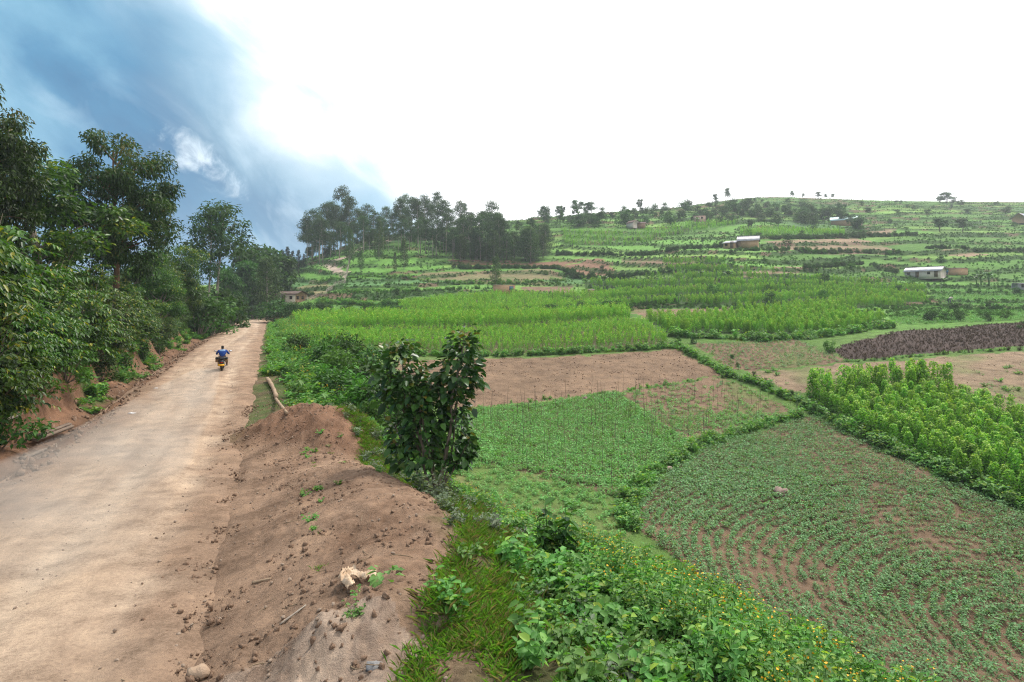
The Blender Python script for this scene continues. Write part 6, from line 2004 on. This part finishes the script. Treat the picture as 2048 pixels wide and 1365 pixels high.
def person(J, loc, rz, shirt, trousers, label, s=1.0, skirt=False, cap=None, yoke=None):
    e = empty('person', loc, rz, s)
    Jb = dict(J)
    for k_ in J:
        if k_ in ('pelvis', 'waist', 'chest') or k_[:-1] in ('hip', 'knee', 'sh', 'el'):
            Jb[k_] = grow(J, [k_], 0.74)[k_]
    skin_obj('body', Jb, BODY_E, M_SKIN, e)
    top = grow(J, ['pelvis', 'waist', 'chest', 'shl', 'shr', 'ell', 'elr', 'wrl', 'wrr'], 1.22)
    top['waist'] = (top['waist'][0], 0.175)
    top['pelvis'] = (top['pelvis'][0], 0.165)
    sh = skin_obj('shirt', top, [('pelvis', 'waist'), ('waist', 'chest'), ('chest', 'shl'), ('chest', 'shr'), ('shl', 'ell'), ('shr', 'elr'), ('ell', 'wrl'), ('elr', 'wrr')], cloth(shirt), e)
    if yoke:
        c = np.array(J['chest'][0]); nk = np.array(J['neck'][0])
        mid = c * 0.45 + nk * 0.55
        ym = {'a': (tuple(mid + np.array([-0.22, -0.02, -0.035])), 0.075), 'b': (tuple(mid + np.array([0, -0.03, 0.02])), 0.105), 'c': (tuple(mid + np.array([0.22, -0.02, -0.035])), 0.075)}
        skin_obj('shirt_yoke', ym, [('a', 'b'), ('b', 'c')], cloth(yoke), e, 1)
    lo = grow(J, ['pelvis', 'hipl', 'hipr', 'kneel', 'kneer', 'anklel', 'ankler'], 1.16)
    skin_obj('trousers', lo, [('pelvis', 'hipl'), ('pelvis', 'hipr'), ('hipl', 'kneel'), ('hipr', 'kneer'), ('kneel', 'anklel'), ('kneer', 'ankler')], cloth(trousers), e)
    h = np.array(J['head'][0]); cr = np.array(J['crown'][0])
    m = Mesher().lump((h + cr) / 2 + np.array([0, -0.015, 0.03]), (0.092, 0.108, 0.088), 4, 12, 0.12)
    hair = m.build('hair' if cap is None else 'cap', M_HAIR if cap is None else cloth(cap), e, True)
    for sx in (-1, 1):
        Mesher().lump(h + np.array([0.095 * sx, 0.0, -0.01]), (0.015, 0.03, 0.035), 2, 8, 0.1).build('ear', M_SKIN, e, True)
    Mesher().lump(h + np.array([0, 0.105, -0.01]), (0.018, 0.025, 0.025), 3, 8, 0.1).build('nose', M_SKIN, e, True)
    for sx in (-1, 1):
        Mesher().lump(h + np.array([0.035 * sx, 0.095, 0.025]), (0.014, 0.010, 0.009), 3, 8, 0.05).build('eye', M_WHITE, e, True)
    Mesher().box(h + np.array([0, 0.098, -0.06]), (0.05, 0.012, 0.012)).build('mouth', cloth((0.10, 0.04, 0.035)), e)
    for sx, n in ((-1, 'l'), (1, 'r')):               # fingers close round whatever the hand meets
        hd = np.array(J['hd' + n][0]); wr = np.array(J['wr' + n][0])
        fd = unit(hd - wr)
        side = unit(np.cross(fd, [0, 0, 1.0]))
        hm = Mesher()
        for q in range(4):
            b0 = hd + side * (q - 1.5) * 0.019 + fd * 0.02
            Lf = (0.055, 0.066, 0.062, 0.048)[q]
            hm.tube([b0, b0 + fd * Lf * 0.5, b0 + fd * Lf * 0.7 - np.array([0, 0, Lf * 0.45]), b0 + fd * Lf * 0.35 - np.array([0, 0, Lf * 0.7])], [0.010, 0.009, 0.008, 0.007], 5)
        tb = hd - side * sx * 0.03 - fd * 0.02
        hm.tube([tb, tb - side * sx * 0.025 + fd * 0.03, tb - side * sx * 0.015 + fd * 0.06 - np.array([0, 0, 0.01])], [0.012, 0.010, 0.008], 5)
        hm.build('fingers', M_SKIN, e, True)
    return tag(e, label, 'person')


# ------------------------------------------------------------------ motorcycle and rider
M_BLACK = plain_mat('black_paint', (0.018, 0.018, 0.02), (0.012, 0.012, 0.013), 8.0, 0.35, spec=0.5)
M_RUBBER = plain_mat('dusty_rubber', (0.085, 0.070, 0.058), (0.04, 0.035, 0.03), 12.0, 0.9)
M_CHROME = plain_mat('dull_metal', (0.45, 0.43, 0.41), (0.3, 0.28, 0.27), 8.0, 0.35, metal=0.8)
M_PLATE = plain_mat('yellow_plate', (0.80, 0.42, 0.02), (0.70, 0.36, 0.02), 6.0, 0.5)
M_REDLAMP = plain_mat('red_lens', (0.30, 0.012, 0.012), (0.22, 0.01, 0.01), 6.0, 0.2)
M_PANNIER = plain_mat('tan_pannier', (0.22, 0.13, 0.065), (0.15, 0.09, 0.05), 6.0, 0.7)
M_MIRROR = plain_mat('mirror_glass', (0.9, 0.9, 0.92), (0.85, 0.85, 0.88), 4.0, 0.08, metal=1.0)
M_TANK = plain_mat('dark_red_tank', (0.16, 0.02, 0.02), (0.12, 0.015, 0.015), 6.0, 0.3, spec=0.5)


def ring(m, c, R, r, n=28, k=8, squash=1.0):
    a = np.arange(n) / n * 2 * math.pi
    b = np.arange(k) / k * 2 * math.pi
    A, B = np.meshgrid(a, b, indexing='ij')
    V = np.stack([np.sin(B) * r * squash, (R + r * np.cos(B)) * np.cos(A), (R + r * np.cos(B)) * np.sin(A)], -1).reshape(-1, 3) + np.array(c)
    i, j = np.meshgrid(np.arange(n), np.arange(k), indexing='ij')
    i, j = i.ravel(), j.ravel()
    m.add(V, np.stack([i * k + j, ((i + 1) % n) * k + j, ((i + 1) % n) * k + (j + 1) % k, i * k + (j + 1) % k], 1))
    return m


def motorcycle(loc, rz):
    e = empty('motorcycle', loc, rz)
    for y in (-0.62, 0.68):
        w = ring(Mesher(), (0, y, 0.30), 0.245, 0.055).build('wheel', M_RUBBER, e, True)
        m = ring(Mesher(), (0, y, 0.30), 0.195, 0.018)
        for q in range(10):
            t = q * math.pi / 5
            m.tube([[0, y, 0.30], [0, y + 0.19 * math.cos(t), 0.30 + 0.19 * math.sin(t)]], 0.006, 4)
        m.tube([[-0.06, y, 0.30], [0.06, y, 0.30]], 0.04, 8)
        m.build('rim', M_CHROME, w, True)
    # frame and engine
    m = Mesher()
    for s in (-1, 1):
        m.tube([[0.09 * s, -0.62, 0.30], [0.09 * s, -0.1, 0.34], [0.08 * s, 0.25, 0.38], [0.05 * s, 0.42, 0.78]], 0.02, 6)
        m.tube([[0.09 * s, -0.75, 0.66], [0.09 * s, -0.2, 0.60], [0.06 * s, 0.3, 0.72], [0.04 * s, 0.45, 0.80]], 0.02, 6)
        m.tube([[0.10 * s, -0.62, 0.30], [0.10 * s, -0.52, 0.64]], 0.028, 6)
    m.build('frame', M_BLACK, e, True)
    m = Mesher().box((0, 0.12, 0.42), (0.26, 0.34, 0.26)).tube([[0, 0.2, 0.5], [0, 0.26, 0.72]], [0.1, 0.08], 8)
    m.build('engine', M_CHROME, e)
    m = Mesher()
    for s in (-1, 1):
        m.tube([[0.09 * s, 0.68, 0.30], [0.09 * s, 0.52, 0.75], [0.08 * s, 0.44, 0.98]], 0.024, 6)
    m.build('fork', M_CHROME, e, True)
    Mesher().tube([[-0.38, 0.42, 1.0], [-0.2, 0.47, 1.02], [0, 0.50, 0.98], [0.2, 0.47, 1.02], [0.38, 0.42, 1.0]], 0.016, 6).build('handlebar', M_BLACK, e, True)
    for s in (-1, 1):
        mi = Mesher().tube([[0.30 * s, 0.46, 1.02], [0.40 * s, 0.47, 1.14], [0.45 * s, 0.46, 1.19]], 0.008, 5).lump((0.46 * s, 0.46, 1.21), (0.085, 0.02, 0.06), 3, 12, 0.05).build('mirror', M_BLACK, e, True)
        Mesher().box((0.46 * s, 0.436, 1.21), (0.135, 0.006, 0.09), rotx(0.35) if s < 0 else rotx(-0.1)).build('mirror_glass', M_MIRROR, mi)
    m = Mesher().lump((0, 0.26, 0.80), (0.14, 0.26, 0.12), 2, 14, 0.05)
    m.build('fuel_tank', M_TANK, e, True)
    m = Mesher().lump((0, -0.32, 0.74), (0.15, 0.42, 0.07), 2, 14, 0.05)
    m.build('seat', M_BLACK, e, True)
    m = Mesher().lump((0, 0.56, 0.86), (0.09, 0.08, 0.09), 2, 12, 0.03)
    m.build('headlamp', M_CHROME, e, True)
    # rear: rack, bags, tail light, plate, mudguard
    m = Mesher()
    for z, y in ((0.86, -0.66), (0.80, -0.86)):
        m.tube([[-0.36, y, z], [0.36, y, z]], 0.018, 6)
    for x in (-0.34, -0.12, 0.12, 0.34):
        m.tube([[x, -0.55, 0.86], [x, -0.88, 0.84]], 0.014, 6)
    m.box((0, -0.72, 0.885), (0.70, 0.34, 0.035))
    m.build('luggage_rack', M_BLACK, e)
    for s in (-1, 1):
        b_ = Mesher().box((0.285 * s, -0.66, 0.70), (0.15, 0.34, 0.22)).build('pannier', M_PANNIER, e)
        Mesher().box((0.285 * s, -0.66, 0.825), (0.17, 0.36, 0.035)).build('lid', M_BLACK, b_)
    m = Mesher()
    th = np.linspace(-0.35, 2.3, 12)
    path = [(0, -0.62 - 0.33 * math.cos(t), 0.30 + 0.33 * math.sin(t)) for t in th]
    for i in range(11):
        a, b = np.array(path[i]), np.array(path[i + 1])
        m.add(np.array([a + [-0.075, 0, 0], a + [0.075, 0, 0], b + [0.075, 0, 0], b + [-0.075, 0, 0], a * 1 + [-0.075, 0.0, -0.012], a + [0.075, 0.0, -0.012], b + [0.075, 0, -0.012], b + [-0.075, 0, -0.012]]),
              [[0, 1, 2, 3], [4, 7, 6, 5], [0, 4, 5, 1], [2, 6, 7, 3], [1, 5, 6, 2], [0, 3, 7, 4]])
    m.build('mudguard', M_BLACK, e)
    Mesher().box((0, -0.955, 0.60), (0.26, 0.09, 0.20)).build('tail_housing', M_BLACK, e)
    Mesher().box((0, -1.005, 0.585), (0.17, 0.03, 0.06)).build('tail_light', M_REDLAMP, e)
    pl = Mesher().box((0, -1.0, 0.415), (0.36, 0.015, 0.13), rotx(-0.2)).build('number_plate', M_PLATE, e)
    pl['label'] = 'bright yellow number plate'
    for s in (-1, 1):
        Mesher().lump((0.20 * s, -0.93, 0.55), (0.03, 0.03, 0.025), 2, 8, 0.05).build('indicator', M_PLATE, e, True)
        Mesher().tube([[0.08 * s, 0.12, 0.29], [0.30 * s, 0.12, 0.29]], 0.018, 6).build('footrest', M_RUBBER, e)
    Mesher().tube([[0.12, 0.3, 0.4], [0.15, 0.1, 0.26], [0.17, -0.4, 0.27], [0.18, -0.95, 0.34]], [0.025, 0.03, 0.045, 0.045], 8).build('exhaust', M_CHROME, e, True)
    return tag(e, 'motorcycle with panniers, rack and yellow number plate driving away up the road', 'motorcycle')


mx, my = (445 - U0) / F_PX * 41.0, 41.0
_l, _ye = road_coords(np.array([mx]), np.array([my]))
mz = float(z_road(_ye)[0]) + 0.02
rzb = math.atan2(-RD[0], RD[1])
motorcycle((mx, my, mz), rzb)
person(pose_ride(), (mx, my, mz), rzb, (0.012, 0.05, 0.24), (0.10, 0.055, 0.04), 'motorcycle rider in blue shirt with pale blue shoulders, seen from behind', yoke=(0.26, 0.42, 0.66))

# people far away
def far_person(u, v, rz, shirt, trousers, label, bend=0.0, s=1.0, dmin=60, cap=None, d=None):
    p = ground_at(u, v, dmin) if d is None else np.array([(u - U0) / F_PX * d, d, h1((u - U0) / F_PX * d, d)])
    person(pose_stand(bend), tuple(p), rz, shirt, trousers, label, s, cap=cap)


far_person(530, 0, 2.9, (0.55, 0.42, 0.06), (0.10, 0.07, 0.06), 'small person in yellow top standing where the road ends', s=0.85, d=163)
far_person(538, 0, 2.6, (0.16, 0.11, 0.20), (0.06, 0.05, 0.10), 'small person in dark purple clothes where the road ends', s=0.85, d=163)
far_person(1816, 590, 1.0, (0.52, 0.22, 0.08), (0.10, 0.06, 0.05), 'person in orange bending among the tall climbing beans', 0.5, cap=(0.5, 0.5, 0.55))
far_person(1899, 608, -1.2, (0.62, 0.52, 0.46), (0.12, 0.13, 0.14), 'person in pale top bending over the crop below the terrace', 0.95)
far_person(1894, 551, 3.0, (0.03, 0.30, 0.55), (0.05, 0.12, 0.2), 'person in bright blue standing beside the white house')
far_person(1013, 585.5, 3.1, (0.75, 0.75, 0.80), (0.15, 0.15, 0.2), 'person in white standing before the flat-roofed hut')

# ------------------------------------------------------------------ dust and air
def dust():
    rng = np.random.default_rng(2)
    n, k = 26, 12
    V = []
    for i in range(n):
        t = i / (n - 1)
        ye = 40.0 - 31.0 * t
        hw = 0.5 + 2.3 * t ** 0.7
        hh = 0.35 + 0.95 * t ** 0.6
        if i in (0, n - 1): hw, hh = hw * 0.1, hh * 0.1
        c = -2.75 - 0.9 * t
        for j in range(k):
            a = j / k * 2 * math.pi
            x, y = road_point(c + hw * math.cos(a), ye)
            V.append((x, y, float(z_road(ye)) + 0.15 + max(0.02, hh * (0.5 + 0.5 * math.sin(a)))))
    V = np.array(V)
    Qd = [[i * k + j, i * k + (j + 1) % k, (i + 1) * k + (j + 1) % k, (i + 1) * k + j] for i in range(n - 1) for j in range(k)]
    m, nt, out = new_mat('road_dust')
    vol = N(nt, 'ShaderNodeVolumePrincipled')
    vol.inputs['Color'].default_value = (0.93, 0.86, 0.78, 1)
    vol.inputs['Anisotropy'].default_value = 0.2
    tc = N(nt, 'ShaderNodeTexCoord')
    nz = N(nt, 'ShaderNodeTexNoise', i_Scale=0.5, i_Detail=2.0, i_Roughness=0.5)
    nt.links.new(tc.outputs['Object'], nz.inputs['Vector'])
    dn = math_node(nt, 'MULTIPLY', math_node(nt, 'SUBTRACT', nz.outputs['Fac'], 0.36, True), DUST)
    nt.links.new(dn, vol.inputs['Density'])
    nt.links.new(vol.outputs[0], out.inputs['Volume'])
    o = obj('road_dust', mesh_np('road_dust', V, [np.array(Qd), ], m, smooth=True))
    tag(o, 'thin pale dust hanging over the road behind the motorcycle', kind='stuff')


DUST = 0.5
dust()


def haze():
    m, nt, out = new_mat('haze_air')
    vol = N(nt, 'ShaderNodeVolumePrincipled')
    vol.inputs['Color'].default_value = (0.86, 0.93, 1.0, 1)
    vol.inputs['Density'].default_value = 0.00036
    vol.inputs['Anisotropy'].default_value = 0.3
    nt.links.new(vol.outputs[0], out.inputs['Volume'])
    b = Mesher().box((0, 425, 37.5), (2340, 1490, 161))
    o = b.build('haze', m)
    tag(o, 'thin pale blue haze over the valley', kind='stuff')


haze()
